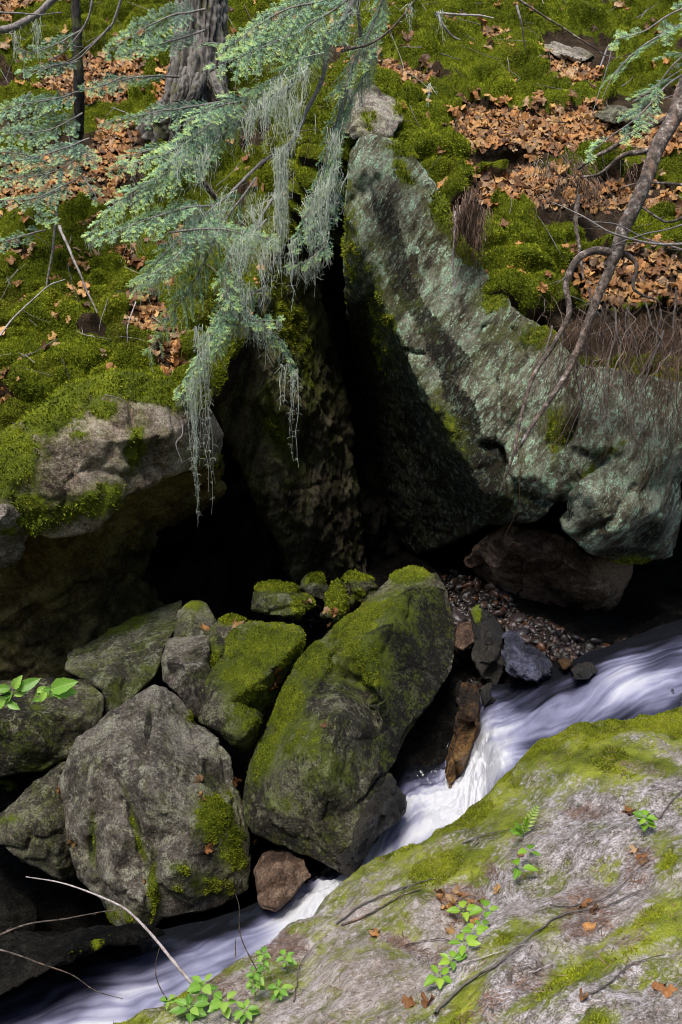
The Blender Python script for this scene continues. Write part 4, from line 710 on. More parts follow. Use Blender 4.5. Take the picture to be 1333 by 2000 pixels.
M_STEM = g.done(g.bsdf(Base_Color=c_, Roughness=.85, Normal=g.bump(n_, .7, .015)))
g = G('dry_rootlet'); v_ = g.attr('v'); c_ = g.ramp(v_, [(0, (.05, .028, .018)), (.5, (.15, .085, .055)), (.85, (.27, .19, .15)), (1, (.40, .33, .31))])
M_ROOT = g.done(g.bsdf(Base_Color=c_, Roughness=.9))
g = G('hemlock_needles'); v_ = g.attr('v')
c_ = g.ramp(v_, [(0, (.025, .06, .035)), (.25, (.07, .16, .09)), (.46, (.32, .52, .40)), (.68, (.44, .72, .32)), (1, (.80, .95, .30))])
M_NEEDLE = g.done(g.n('MixShader', {0: .3, 1: g.bsdf(Base_Color=c_, Roughness=.45, Specular_IOR_Level=.5), 2: g.n('BsdfTranslucent', {'Color': c_}).outputs[0]}).outputs[0])
g = G('beard_lichen'); v_ = g.attr('v'); c_ = g.ramp(v_, [(0, (.50, .58, .42)), (.5, (.78, .84, .70)), (1, (.93, .95, .88))])
M_LICH = g.done(g.n('MixShader', {0: .3, 1: g.bsdf(Base_Color=c_, Roughness=.9), 2: g.n('BsdfTranslucent', {'Color': c_}).outputs[0]}).outputs[0])
def leafmat(name, stops, tr=.4, rgh=.5, vein=False):
    g = G(name); v_ = g.math('FRACT', g.math('ADD', g.attr('v'), g.n('ObjectInfo').outputs['Random'])); n_ = g.noise(g.n('TexCoord').outputs['Object'], 30, 5, .6)
    c_ = g.ramp(v_, stops)
    if vein:
        sx = g.n('SeparateXYZ', {0: g.n('TexCoord').outputs['Object']}); ay = g.math('ABSOLUTE', sx.outputs[1]); rib = g.ss(ay, .022, .008); sv = g.ss(g.math('SINE', g.math('MULTIPLY', g.math('SUBTRACT', sx.outputs[0], ay), 52.0)), .75, .98)
        c_ = g.mix(g.math('MULTIPLY', g.math('MAXIMUM', rib, g.math('MULTIPLY', sv, .5)), .55), c_, (.50, .66, .22)); c_ = g.mix(g.math('MULTIPLY', g.ss(n_, .5, .7), .35), c_, (.10, .20, .03))
    c_ = g.mix(1.0, c_, g.ramp(n_, [(.3, .65), (.7, 1.3)]), 'MULTIPLY')
    return g.done(g.n('MixShader', {0: tr, 1: g.bsdf(Base_Color=c_, Roughness=rgh, Specular_IOR_Level=.4), 2: g.n('BsdfTranslucent', {'Color': c_}).outputs[0]}).outputs[0])
M_DEAD = leafmat('dead_leaf', [(0, (.05, .022, .010)), (.18, (.30, .125, .04)), (.36, (.50, .24, .075)), (.52, (.08, .035, .016)), (.66, (.62, .36, .13)), (.78, (.15, .065, .025)), (.9, (.48, .31, .17)), (1, (.06, .028, .014))], .2, .6)
M_GREEN = leafmat('fresh_leaf', [(0, (.10, .27, .02)), (.5, (.26, .50, .03)), (1, (.42, .64, .06))], .45, .4, True)
M_FRONT = leafmat('light_green_leaf', [(0, (.12, .30, .04)), (.5, (.24, .48, .06)), (1, (.38, .60, .10))], .45, .4, True)

# ------------------------------------------------------------------ dead leaves
def lobed_leaf(seed):
    r = np.random.default_rng(seed); n = 22; th = np.arange(n)*2*np.pi/n
    lob = [.68+.32*abs(math.cos(2.5*(t-math.pi/2)))**.8 for t in th] if seed % 3 == 0 else [.85*abs(math.cos((t-math.pi/2)/1.0))**.5*.6+.42 for t in th]
    rr = np.array(lob)*(.93+.14*r.random(n)); rr[(th > 4.3) & (th < 5.1)] *= .45
    X = np.concatenate([[0], rr*np.cos(th)*.55, rr*np.cos(th)*.28]); Y = np.concatenate([[0], rr*np.sin(th)*.55, rr*np.sin(th)*.28])
    a, b, c = r.normal(0, .6, 3); Z = a*X*X+b*Y*Y+c*X*Y+.10*np.sin(X*9+r.random()*6)+.08*np.sin(Y*10)+.05*r.normal(size=len(X))
    V = np.stack([X, Y, Z], 1); Fc = []
    for i in range(n):
        j = (i+1) % n; Fc += [(0, 1+n+i, 1+n+j), (1+n+i, 1+i, 1+j), (1+n+i, 1+j, 1+n+j)]
    return V, np.array(Fc)
LV = [lobed_leaf(i) for i in range(9)]
def basis(n, r):
    n = n/np.linalg.norm(n); t = np.cross(n, r.normal(size=3)); t /= np.linalg.norm(t); return np.stack([t, np.cross(n, t), n])
rg = np.random.default_rng(21); lm_ = leafm*(HN[:, 2] > -.05)*(1-isroof)
hx, hy = to_px(HV[HF].mean(1)); onp = ((hx > -40) & (hx < 1373) & (hy > -40) & (hy < 1000)).astype(float)
pts, k = sample_faces(HV, HF, np.maximum(lm_, .035*hmoss*(HN[:, 2] > .1)*(fbm(HV, 1.5, 3) > 0))[HF].mean(1)*onp, 4000, rg); FNm = HN[HF].mean(1)
sV, sF, sA, n0 = [], [], [], 0
def place_leaf(p, n, s, r, lift=.012):
    V, Fc = LV[r.integers(9)]; return (V*s)@basis(n+r.normal(0, .2, 3), r)+p+n*lift, Fc
for i in range(len(pts)):
    V, Fc = place_leaf(pts[i], FNm[k[i]]*.8+np.array([0, -.1, .4]), .05+.085*rg.random()**1.3, rg, .002+.03*rg.random()); sV.append(V); sF.append(Fc+n0); n0 += len(V); sA.append(np.full(len(V), rg.random()))
tag(link('leaf_litter', fast_mesh('leaf_litter', np.concatenate(sV), np.concatenate(sF), {'v': np.concatenate(sA)}, True), M_DEAD), 'drifts of tan dead leaves lying on the ledges of the slope', 'leaf litter', kind='stuff')
lmesh = [fast_mesh('leaf', v, f, {'v': np.full(len(v), i/9)}, True) for i, (v, f) in enumerate(LV)]
for m_ in lmesh: m_.materials.append(M_DEAD)
from mathutils import Matrix
def lone_leaf(p, n, s, label, group=None, mat=None):
    o = bpy.data.objects.new('fallen_leaf', lmesh[rg.integers(9)]); COL.objects.link(o)
    Bm = basis(np.array(n)+rg.normal(0, .25, 3), rg); M = Matrix((Bm.T*s).tolist()).to_4x4(); M.translation = Vector((np.array(p)+np.array(n)*.012).tolist()); o.matrix_world = M
    tag(o, label, 'leaf', group)
pts, k = sample_faces(HV, HF, (hmoss*(HN[:, 2] > .2))[HF].mean(1)*onp, 110, rg)
for i in range(110):
    side = pts[i][0] < -.2; dr = 'left' if side else 'right'
    lone_leaf(pts[i], FNm[k[i]], .07+.05*rg.random(), f'single curled brown dead leaf lying on green moss of the {dr} slope', f'dead leaves scattered on the {dr} slope moss')
for x, y, s, lb in [(385, 1525, .10, 'reddish brown leaf stuck on the right shoulder of the pale boulder'), (394, 1556, .09, 'pale tan leaf flat on the mossy flank of the pale boulder'), (402, 1658, .08, 'dark brown curled leaf low on the moss of the pale boulder'),
                    (142, 1647, .09, 'orange leaf on the left flank of the pale boulder'), (457, 1526, .08, 'pinkish leaf in the gap right of the pale boulder'), (118, 1543, .06, 'small red leaf in the seam beside the pale boulder'),
                    (636, 1417, .06, 'tiny orange leaf on the face of the central boulder'), (464, 1219, .10, 'brown leaf on top of the lichen-spotted block'), (540, 1325, .10, 'reddish leaf in the cleft between the two mossy boulders'), (532, 1340, .10, 'dark red leaf wedged lower in the cleft between the two mossy boulders'),
                    (400, 1226, .09, 'rust brown leaf on the small olive boulder'), (610, 1195, .08, 'orange leaf on the rubble by the flat-topped stone'), (630, 1185, .09, 'brown leaf on the rubble between mossy stones'), (540, 1310, .08, 'purple-brown leaf at the top of the cleft between mossy boulders'), (502, 1645, .09, 'pinkish leaf at the foot of the central boulder'), (284, 1724, .06, 'small orange leaf near the bottom of the pale boulder')]:
    c, n = hit(x, y)
    if c is not None: lone_leaf(c, n, s, lb)
for x, y in [(610, 1190), (625, 1205), (560, 1206), (590, 1208), (640, 1195), (520, 1206), (540, 1205), (600, 1180), (645, 1220), (615, 1215), (575, 1205), (655, 1195)]:
    c, n = hit(x, y)
    if c is not None: lone_leaf(c, n, .08, 'small rust-brown leaf among the rubble behind the square mossy boulder', 'dead leaves in the rubble')
for x, y, s in [(860, 1745, .05), (880, 1760, .06), (905, 1750, .05), (975, 1740, .05), (920, 1765, .04), (885, 1775, .06), (860, 1758, .05), (1018, 1672, .04), (735, 1820, .04), (730, 1828, .045), (1150, 1765, .05), (1165, 1780, .05), (1140, 1775, .04), (1255, 1675, .06), (1240, 1665, .05), (1260, 1685, .05), (1235, 1590, .05), (1225, 1585, .05), (800, 1960, .06), (840, 1960, .06), (1150, 1815, .05), (1140, 1950, .04), (1310, 1940, .05), (1290, 1930, .05), (890, 1745, .05), (945, 1760, .04), (870, 1775, .05), (930, 1800, .05), (880, 1820, .05)]:
    c, n = hit(x, y, [BV_FG])
    if c is not None: 
        wh = 'in the hollow beside the big seedling cluster' if 840 < x < 990 and y < 1860 else ('in the right-hand hollow crossed by the long stick' if 1100 < x < 1200 and y < 1800 else ('near the right-edge seedling' if x > 1200 and y < 1700 else ('at the lower right of the bedrock' if x > 1000 else 'on the left shoulder of the bedrock')))
        lone_leaf(c, n, s*1.1, 'small brown dead leaf lying '+wh, 'dead leaves '+wh)

# ------------------------------------------------------------------ needle duff on the bedrock and fine twigs on the slope
pts, k = sample_faces(FV, FF, (sstep(.35, 1.0, duff+1.0*fbm(FV, 5, 4))+.05)[FF].mean(1)*((lambda a, b: (a > -20) & (a < 1360) & (b < 2040))(*to_px(FV[FF].mean(1)))), 9000, rg)
fnm = FN[FF].mean(1)[k]; fnm /= np.linalg.norm(fnm, axis=1)[:, None]; n = len(pts); dr = np.cross(fnm, rg.normal(size=(n, 3))); dr /= np.linalg.norm(dr, axis=1)[:, None]
L = .010+.022*rg.random((n, 1)); W = .0011; sd = np.cross(dr, fnm); up = fnm*(.003+.006*rg.random((n, 1)))
vv = np.stack([pts+up-dr*L-sd*W, pts+up-dr*L+sd*W, pts+up+dr*L+sd*W, pts+up+dr*L-sd*W], 1).reshape(-1, 3)
g = G('conifer_duff'); c_ = g.ramp(g.attr('v'), [(0, (.05, .025, .018)), (.5, (.19, .10, .07)), (1, (.42, .29, .21))]); M_DUFF = g.done(g.bsdf(Base_Color=c_, Roughness=.8))
tag(link('needle_duff', fast_mesh('needle_duff', vv, np.arange(4*n).reshape(-1, 4), {'v': np.repeat(rg.random(n), 4)}, False), M_DUFF), 'reddish brown conifer needles gathered in the hollows of the bedrock', 'fallen needles', kind='stuff')

# ------------------------------------------------------------------ sticks and stems
def wig(p, amp, seed=0):
    p = np.array(p); L = np.linalg.norm(p[-1]-p[0]); f = 14/max(L, .2); s_ = np.linspace(0, 1, len(p))
    j = np.stack([gnoise(np.stack([s_*L*4+seed, s_*0+k*9.1, s_*0+seed*1.7], 1)) for k in range(3)], 1); return p+j*amp
def branchlets(S, path, r0, depth, rng, dens=6, ln=.35, ang=45, droop=0.2, v=.5):
    path = np.asarray(path); n = len(path); tot = np.linalg.norm(np.diff(path, axis=0), axis=1).sum(); m = int(tot*dens)
    for q in range(m):
        s = rng.uniform(.15, .98); i = min(int(s*(n-1)), n-2); p0 = path[i]+(path[i+1]-path[i])*(s*(n-1)-i); t = path[i+1]-path[i]; t /= np.linalg.norm(t)
        u = rng.normal(size=3); u -= t*(u@t); u /= np.linalg.norm(u); a = R(ang)*rng.uniform(.6, 1.3); d = t*math.cos(a)+u*math.sin(a)
        L = ln*tot*rng.uniform(.25, 1)*(1.15-s); k = np.linspace(0, 1, 7)[:, None]; pp = p0+d*L*k+np.array([0, 0, -droop*L])*k*k; pp = wig(pp, .06*L, rng.uniform(0, 99))
        r1 = r0*.5*(1.1-s*.6); S.tube(pp, np.linspace(r1, r1*.3, 7), 4, v+rng.uniform(-.3, .4))
        if depth > 1: branchlets(S, pp, r1, depth-1, rng, dens*2.2, ln*.9, ang, droop, v)
def stick(name, label, cat, pts, r0, r1, mat, n=26, sides=6, twigs=0, wigamp=.01, seed=0, group=None, parent=None, dens=6, ln=.3, depth=1, droop=.1):
    """pts: (px, py, Y) list"""
    pp = wig(spline([P(*q) for q in pts], n), wigamp, seed); S = Soup(); rad = np.linspace(r0, r1, n)*(1+.12*np.sin(np.arange(n)*1.9+seed)); S.tube(pp, rad, sides, .5)
    if parent is None and twigs:
        e = empty(name, pp[0], label, cat, group); link('stem', S.mesh('stem'), mat, e)
        T = Soup(); branchlets(T, pp, (r0+r1)/2, depth, np.random.default_rng(seed), dens, ln, droop=droop); link('twigs', T.mesh('twigs'), mat, e); return e, pp
    if parent is not None: o = link(name, S.mesh(name), mat, parent)
    else: o = tag(link(name, S.mesh(name), mat, origin=pp[0]), label, cat, group)
    return o, pp
# big trunk at the top
def trunk_mesh(path, radii, nrm=96, rows=150, amp=.05, seed=0, flare=None):
    pp = spline(path, rows); rad = np.interp(np.linspace(0, 1, rows), np.linspace(0, 1, len(radii)), radii); d = np.gradient(pp, axis=0); u, v = frame(d); th = np.arange(nrm)*2*np.pi/nrm
    rr = rad[:, None]*np.ones(nrm)
    if flare is not None: rr = rr*(1+flare*np.linspace(0, 1, rows)[:, None]**3*(.5+.5*np.cos(th*4+1.3))[None, :])
    D = np.cos(th)[None, :, None]*u[:, None]+np.sin(th)[None, :, None]*v[:, None]; V = (pp[:, None]+rr[..., None]*D).reshape(-1, 3)
    q = np.stack([np.cos(np.tile(th, rows))*3.2, np.sin(np.tile(th, rows))*3.2, np.repeat(np.linspace(0, 1, rows), nrm)*3.5+seed], 1)
    q[:, 0] += .5*gnoise(q*1.2+5); b = fbm(q*np.array([2.6, 2.6, 1.0]), 1, 5, .6, 0, True); V = V+D.reshape(-1, 3)*(amp*b-.02+.012*fbm(q, 5, 3))[:, None]
    i = np.arange(rows*nrm).reshape(rows, nrm); j = np.roll(i, -1, 1); return V, np.stack([i[:-1], j[:-1], j[1:], i[1:]], -1).reshape(-1, 4), b
g = G('furrowed_bark'); p = g.pos(); b_ = g.attr('v'); n_ = g.noise(g.mapping(p, (1, 1, .3)), 26, 7, .75)
c_ = g.ramp(g.math('ADD', g.math('MULTIPLY', b_, .5), g.math('MULTIPLY', n_, .6)), [(.36, (.008, .006, .005)), (.50, (.05, .042, .036)), (.66, (.19, .17, .155))])
c_ = g.mix(g.math('MULTIPLY', g.ss(g.noise(p, 5, 5, .6), .55, .65), .6), c_, (.10, .11, .03))
M_BARK = g.done(g.bsdf(Base_Color=c_, Roughness=.9, Normal=g.bump(n_, .8, .02)))
tr = empty('tree', P(395, 200, 11.9), 'thick grey furrowed tree trunk rooted on the slope at the top left', 'tree')
V, Fc, b = trunk_mesh([P(395, -260, 12.2), P(396, -60, 12.1), P(392, 60, 11.95), P(385, 150, 11.8), P(382, 215, 11.75), P(370, 270, 11.9)], [.19, .20, .21, .23, .28, .34], flare=.45, amp=.09)
link('trunk', fast_mesh('trunk', V, Fc, {'v': b}), M_BARK, tr)
for pth, r0 in (([(372, 140, 11.6), (356, 180, 11.45), (345, 215, 11.4), (338, 250, 11.5)], .085), ([(395, 150, 11.5), (378, 190, 11.35), (358, 225, 11.3), (350, 260, 11.4)], .075), ([(420, 150, 11.6), (432, 190, 11.4), (440, 220, 11.4), (450, 250, 11.5)], .075)):
    V, Fc, b = trunk_mesh([P(*q) for q in pth], [r0, r0*.9, r0*.7, r0*.5], 30, 50, .015, 3); link('root', fast_mesh('root', V, Fc, {'v': b}), M_BARK, tr)
# ------------------------------------------------------------------ hemlock boughs
def twig_field(path, w, rng, gap=.05, nrmv=None, drop=.25, dens=1.0, sparse=0.0):
    """returns twig segments (start, dir, length, tipness) and thin wood for one flat spray"""
    pp = np.asarray(path); n = len(pp); seg = np.linalg.norm(np.diff(pp, axis=0), axis=1); tot = seg.sum(); cum = np.concatenate([[0], np.cumsum(seg)])
    tocam = np.array([0, 0, CAMZ])-pp.mean(0); tocam /= np.linalg.norm(tocam)
    nv = np.array([0, 0, 1.0])*.8+tocam*rng.uniform(.2, .7)+rng.normal(0, .22, 3) if nrmv is None else np.array(nrmv); nv /= np.linalg.norm(nv)
    segs = []; wood = Soup(); s = tot*.10; sgn = 1
    while s < tot:
        p0 = np.array([np.interp(s, cum, pp[:, c]) for c in range(3)]); i = min(np.searchsorted(cum, s), n-1); t = pp[i]-pp[i-1]; t /= np.linalg.norm(t)
        sd = np.cross(t, nv); sd /= np.linalg.norm(sd); f = s/tot; L = (w*(1-f)**.6*(.55+.45*min(1, f*3))*rng.uniform(.65, 1.1)+.04)
        if rng.random() < sparse: s += gap; sgn = -sgn; continue
        a = R(rng.uniform(38, 58)); d = t*math.cos(a)+sd*sgn*math.sin(a)+nv*rng.normal(0, .12); d /= np.linalg.norm(d)
        k = np.linspace(0, 1, 6)[:, None]; q = p0+d*L*k+np.array([0, 0, -drop*L])*k*k+t*(.15*L)*k*k; wood.tube(q, np.linspace(.0028, .0012, 6), 3, .4)
        m = max(3, int(L/.027*dens)); ss = (np.arange(m)+.5)/m; sub = L*.40*(1-ss)**.7+.028
        for e in (1, -1):
            qa = p0+d*L*ss[:, None]+np.array([0, 0, -drop*L])*(ss**2)[:, None]+t*(.15*L)*(ss**2)[:, None]
            d2 = d*math.cos(R(45))+np.cross(d, nv)*e*math.sin(R(45)); d2 = d2+rng.normal(0, .12, (m, 3))+np.array([0, 0, -.12]); d2 /= np.linalg.norm(d2, axis=1)[:, None]
            for z in range(m): segs.append((qa[z], d2[z], sub[z]*rng.uniform(.7, 1.2), .45*f+.35*ss[z]))
        dd = q[1:]-q[:-1]
        for z in range(5): l_ = np.linalg.norm(dd[z]); segs.append((q[z], dd[z]/l_, l_, .45*f+.35*(z/5)))
        s += gap*rng.uniform(.7, 1.3)/dens; sgn = -sgn
    return segs, wood, nv
def needle_mesh(segs, nv, rng, nl=.015, step=.0048, nw=.0013, bright=0.0):
    S0 = np.array([s[0] for s in segs]); D = np.array([s[1] for s in segs]); L = np.array([s[2] for s in segs]); T = np.array([s[3] for s in segs]); c = np.maximum(1, (L/step).astype(int))
    idx = np.repeat(np.arange(len(segs)), c); st = np.concatenate([[0], np.cumsum(c)[:-1]]); f = (np.arange(c.sum())-np.repeat(st, c)+.5)/np.repeat(c, c)
    out = []
    for e in (1, -1):
        d = D[idx]; p = S0[idx]+d*(L[idx]*f)[:, None]; sd = np.cross(d, nv); sd /= np.maximum(np.linalg.norm(sd, axis=1), 1e-6)[:, None]
        nd = d*.45+sd*e*.85+nv*rng.normal(0, .25, (len(p), 1)); nd /= np.linalg.norm(nd, axis=1)[:, None]; ln = nl*rng.uniform(.7, 1.15, (len(p), 1))*(1-.35*f[:, None]**3)
        wd = np.cross(nd, nv+rng.normal(0, .5, (len(p), 3))); wd /= np.maximum(np.linalg.norm(wd, axis=1), 1e-6)[:, None]; wd *= nw
        vv = np.stack([p-wd*.6, p+wd*.6, p+nd*ln+wd, p+nd*ln-wd], 1).reshape(-1, 3)
        v = .24+.06*rng.normal(size=len(p))+.15*np.random.default_rng(len(segs)).normal(size=len(segs))[idx]+bright+.55*sstep(.38, .82, f*.5+T[idx]*.75)+.10*e
        out.append((vv, np.repeat(v, 4)))
    V = np.concatenate([o[0] for o in out]); A = np.clip(np.concatenate([o[1] for o in out]), 0, 1)
    return fast_mesh('needles', V, np.arange(len(V)).reshape(-1, 4), {'v': A}, False)
TIPS = []; SEGP = []
def bough(parent, path, w, seed, bright=0.0, r0=.009, gap=.05, dens=1.0, drop=.25, sparse=0.0, mat=None):
    rng = np.random.default_rng(seed); pp = wig(spline([P(*q) for q in path], 24), .012, seed); segs, wood, nv = twig_field(pp, w, rng, gap, None, drop, dens, sparse)
    wood.tube(pp, np.linspace(r0, .0018, len(pp)), 5, .7); o = link('bough', wood.mesh('bough'), mat or M_TWIG, parent); TIPS.append(pp); SEGP.append(np.array([q[0] for q in segs]))
    m = needle_mesh(segs, nv, rng, bright=bright); nd = link('needles', m, M_NEEDLE, o)
    L = np.array(parent.location); co = np.empty(len(m.vertices)*3, np.float32); m.vertices.foreach_get('co', co); m.vertices.foreach_set('co', (co.reshape(-1, 3)-L).astype(np.float32).ravel()); m.update()
    return o
hl = empty('hemlock_limb', P(760, -90, 8.5), 'long drooping hemlock limb with pale green sprays hanging over the dark cleft', 'hemlock branch')
for pth, ra, rb in (([(760, -90, 8.6), (700, -10, 8.6), (640, 80, 8.6), (565, 170, 8.55), (505, 215, 8.5), (440, 262, 8.45), (390, 295, 8.4)], .028, .014), ([(640, 80, 8.6), (620, 180, 8.6), (570, 275, 8.5), (520, 310, 8.45), (450, 380, 8.35)], .018, .011), ([(700, -10, 8.6), (700, 100, 8.8), (665, 220, 8.8), (640, 300, 8.8)], .014, .008),
                    ([(570, 275, 8.5), (540, 370, 8.4), (490, 470, 8.3), (450, 570, 8.2), (400, 660, 8.15)], .012, .007)):
    S = Soup(); pp = wig(spline([P(*q) for q in pth], 40), .025, ra*99); S.tube(pp, np.linspace(ra, rb, 40)*(1+.15*np.sin(np.arange(40)*1.7)), 7, .8); o = link('limb', S.mesh('limb'), M_TWIG, hl)
    T = Soup(); branchlets(T, pp, .007, 2, np.random.default_rng(int(ra*1e4)), 9, .22, 55, .15, .55); t_ = T.mesh('bare_twigs'); tag(link('bare_twigs', t_, M_TWIG, hl), kind='stuff')
MAIN = [([(470, 235, 8.45), (390, 295, 8.35), (310, 345, 8.25), (225, 400, 8.15), (178, 458, 8.1)], .27), ([(450, 380, 8.35), (380, 440, 8.25), (310, 510, 8.15), (262, 575, 8.1)], .26), ([(500, 350, 8.4), (440, 430, 8.3), (390, 530, 8.15), (335, 620, 8.05), (290, 698, 8.0)], .24),
        ([(480, 500, 8.3), (450, 580, 8.2), (400, 680, 8.05), (345, 768, 8.0)], .19), ([(330, 455, 8.1), (420, 448, 8.1), (490, 458, 8.05), (545, 475, 8.0)], .12), ([(440, 560, 8.2), (490, 620, 8.15), (545, 660, 8.1), (576, 728, 8.1)], .12), ([(450, 600, 8.2), (490, 625, 8.1), (543, 627, 8.0)], .07),
        ([(690, 120, 8.8), (665, 210, 8.7), (640, 300, 8.6), (610, 400, 8.5), (570, 492, 8.4)], .15), ([(655, 310, 8.8), (645, 400, 8.7), (600, 478, 8.6)], .12), ([(715, -30, 8.5), (620, 40, 8.4), (520, 90, 8.3), (412, 135, 8.2)], .26), ([(690, 20, 8.6), (620, 90, 8.5), (545, 150, 8.4), (478, 178, 8.3)], .17),
        ([(760, -40, 8.7), (730, 50, 8.7), (690, 120, 8.6), (648, 190, 8.5)], .18), ([(565, 170, 8.55), (490, 190, 8.4), (410, 215, 8.3), (345, 252, 8.2)], .2), ([(505, 215, 8.5), (430, 230, 8.4), (350, 290, 8.25), (240, 325, 8.15)], .2), ([(390, 295, 8.4), (330, 310, 8.3), (290, 330, 8.2), (225, 345, 8.1)], .16),
        ([(420, 400, 8.3), (350, 410, 8.2), (260, 440, 8.1), (180, 470, 8.0)], .22), ([(430, 450, 8.25), (370, 480, 8.1), (310, 530, 8.0), (258, 548, 8.0)], .18), ([(450, 520, 8.2), (380, 560, 8.1), (320, 600, 8.0), (300, 650, 8.0)], .18), ([(470, 440, 8.3), (430, 500, 8.1), (400, 570, 8.0), (370, 640, 8.0)], .18),
        ([(520, 560, 8.3), (470, 590, 8.2), (430, 640, 8.1), (420, 690, 8.05)], .14), ([(560, 230, 8.6), (520, 290, 8.4), (460, 330, 8.3), (420, 380, 8.2)], .16), ([(620, 330, 8.6), (580, 370, 8.5), (520, 400, 8.35), (480, 440, 8.3)], .15), ([(520, 430, 8.3), (470, 480, 8.2), (440, 540, 8.1), (455, 600, 8.0)], .16),
        ([(400, 690, 8.1), (385, 720, 8.0), (372, 755, 8.0), (350, 775, 7.95)], .1), ([(640, 0, 8.5), (560, 20, 8.4), (490, 60, 8.35), (440, 95, 8.3)], .16), ([(700, 60, 8.7), (640, 130, 8.6), (600, 180, 8.5), (560, 215, 8.45)], .15), ([(740, 60, 8.9), (720, 130, 8.8), (690, 190, 8.8), (665, 235, 8.7)], .14), ([(600, 440, 8.5), (640, 470, 8.5), (600, 510, 8.4), (560, 520, 8.4)], .08)]
for i, (pth, w_) in enumerate(MAIN):
    if i not in (14, 17, 18, 20, 21, 25): bough(hl, pth, w_*.9, 100+i, bright=.10 if i not in (5, 7, 8) else .0, drop=.3)
for i, (pth, w_) in enumerate([([(430, 200, 11.2), (350, 212, 10.9), (290, 222, 10.7), (203, 244, 10.5)], .17), ([(400, 20, 11.2), (345, 28, 11), (280, 55, 10.8), (208, 105, 10.6)], .22), ([(400, 60, 11.2), (340, 80, 11), (290, 92, 10.8), (235, 105, 10.6)], .18), ([(350, 150, 11.2), (280, 150, 11), (230, 158, 10.8), (165, 175, 10.7)], .18), ([(440, 90, 11), (420, 85, 10.8), (400, 88, 10.7), (440, 84, 10.6)], .08), ([(380, 300, 10.6), (320, 290, 10.4), (270, 300, 10.3), (215, 335, 10.2)], .2)]):
    bough(tr, pth, w_, 200+i, bright=-.06, r0=.012)
sp = empty('hemlock_sapling', P(152, 262, 10.8), 'slender dark hemlock sapling with layered bluish sprays at the left edge', 'sapling')
V, Fc, b = trunk_mesh([P(150, -120, 10.8), P(149, 0, 10.8), P(152, 100, 10.8), P(155, 200, 10.8), P(152, 275, 10.9)], [.045, .05, .055, .06, .065], 24, 80, .012, 5); link('trunk', fast_mesh('trunk', V, Fc, {'v': b*.6-.1}), M_BARK, sp)
LEFT = [([(152, 120, 10.6), (110, 128, 10.4), (45, 142, 10.2)], .17), ([(155, 180, 10.5), (90, 195, 10.2), (-10, 216, 10.0)], .24), ([(160, 220, 10.4), (100, 252, 10.1), (0, 262, 9.9)], .24), ([(175, 270, 10.2), (110, 296, 9.9), (0, 325, 9.7)], .26), ([(170, 290, 10.1), (110, 335, 9.8), (-20, 352, 9.6)], .24),
        ([(150, 350, 9.9), (80, 385, 9.6), (-10, 395, 9.5)], .22), ([(120, 370, 9.8), (70, 400, 9.6), (100, 435, 9.5)], .16), ([(90, 450, 9.6), (40, 462, 9.5), (-30, 480, 9.4)], .15), ([(120, 280, 10.2), (165, 300, 10.0), (190, 320, 9.9)], .12), ([(240, 150, 10.7), (210, 165, 10.5), (165, 175, 10.4)], .12), ([(60, 180, 10.4), (30, 220, 10.2), (-20, 240, 10)], .2), ([(150, 330, 10), (185, 375, 9.8), (190, 390, 9.8)], .10), ([(120, 210, 10.4), (80, 225, 10.2), (30, 245, 10.1)], .2),
        ([(160, 60, 10.7), (100, 90, 10.5), (40, 110, 10.3)], .14), ([(100, 320, 10.0), (40, 300, 9.8), (-30, 300, 9.7)], .2)]
for i, (pth, w_) in enumerate(LEFT): bough(sp, pth, w_*.75, 300+i, bright=-.08, drop=.2)
for pth, ra, rb in (([(-30, 62, 10.3), (30, 50, 10.3), (75, 28, 10.3), (115, -10, 10.3)], .035, .03), ([(236, -10, 10.5), (220, 45, 10.5), (190, 75, 10.5), (140, 115, 10.6), (60, 145, 10.6)], .013, .005), ([(180, -10, 10.6), (170, 40, 10.6), (135, 90, 10.6), (95, 120, 10.5)], .012, .005), ([(215, 50, 10.4), (160, 110, 10.4), (110, 125, 10.4)], .01, .004),
                    ([(118, 330, 9.9), (112, 400, 9.8), (110, 450, 9.7), (92, 570, 9.6)], .016, .009), ([(-20, 20, 10.2), (60, 28, 10.2), (120, 22, 10.3)], .01, .004)):
    S = Soup(); pp = wig(spline([P(*q) for q in pth], 30), .02, rb*999); S.tube(pp, np.linspace(ra, rb, 30), 6, .7); link('branch', S.mesh('branch'), M_TWIG, sp)
    T = Soup(); branchlets(T, pp, .006, 2, np.random.default_rng(int(rb*1e5)), 7, .28, 50, .2, .5); link('twigs', T.mesh('twigs'), M_TWIG, sp)
cs_ = empty('hemlock_branch', P(1400, 60, 7.4), 'dark hemlock branch reaching in from the top right corner', 'hemlock branch')
for i, (pth, w_) in enumerate([([(1400, 20, 7.6), (1290, 70, 7.5), (1210, 130, 7.4), (1175, 200, 7.3)], .22), ([(1400, 100, 7.5), (1300, 170, 7.4), (1230, 240, 7.3), (1150, 300, 7.2)], .16), ([(1420, 0, 7.6), (1330, 20, 7.5), (1260, 60, 7.4), (1200, 80, 7.4)], .18), ([(1400, 60, 7.5), (1333, 110, 7.4), (1280, 170, 7.4), (1240, 200, 7.3)], .2)]):
    bough(cs_, pth, w_, 400+i, bright=.05, sparse=.4)
print('boughs', sum(len(o.data.polygons) for o in bpy.data.objects if o.name.startswith('needles')))

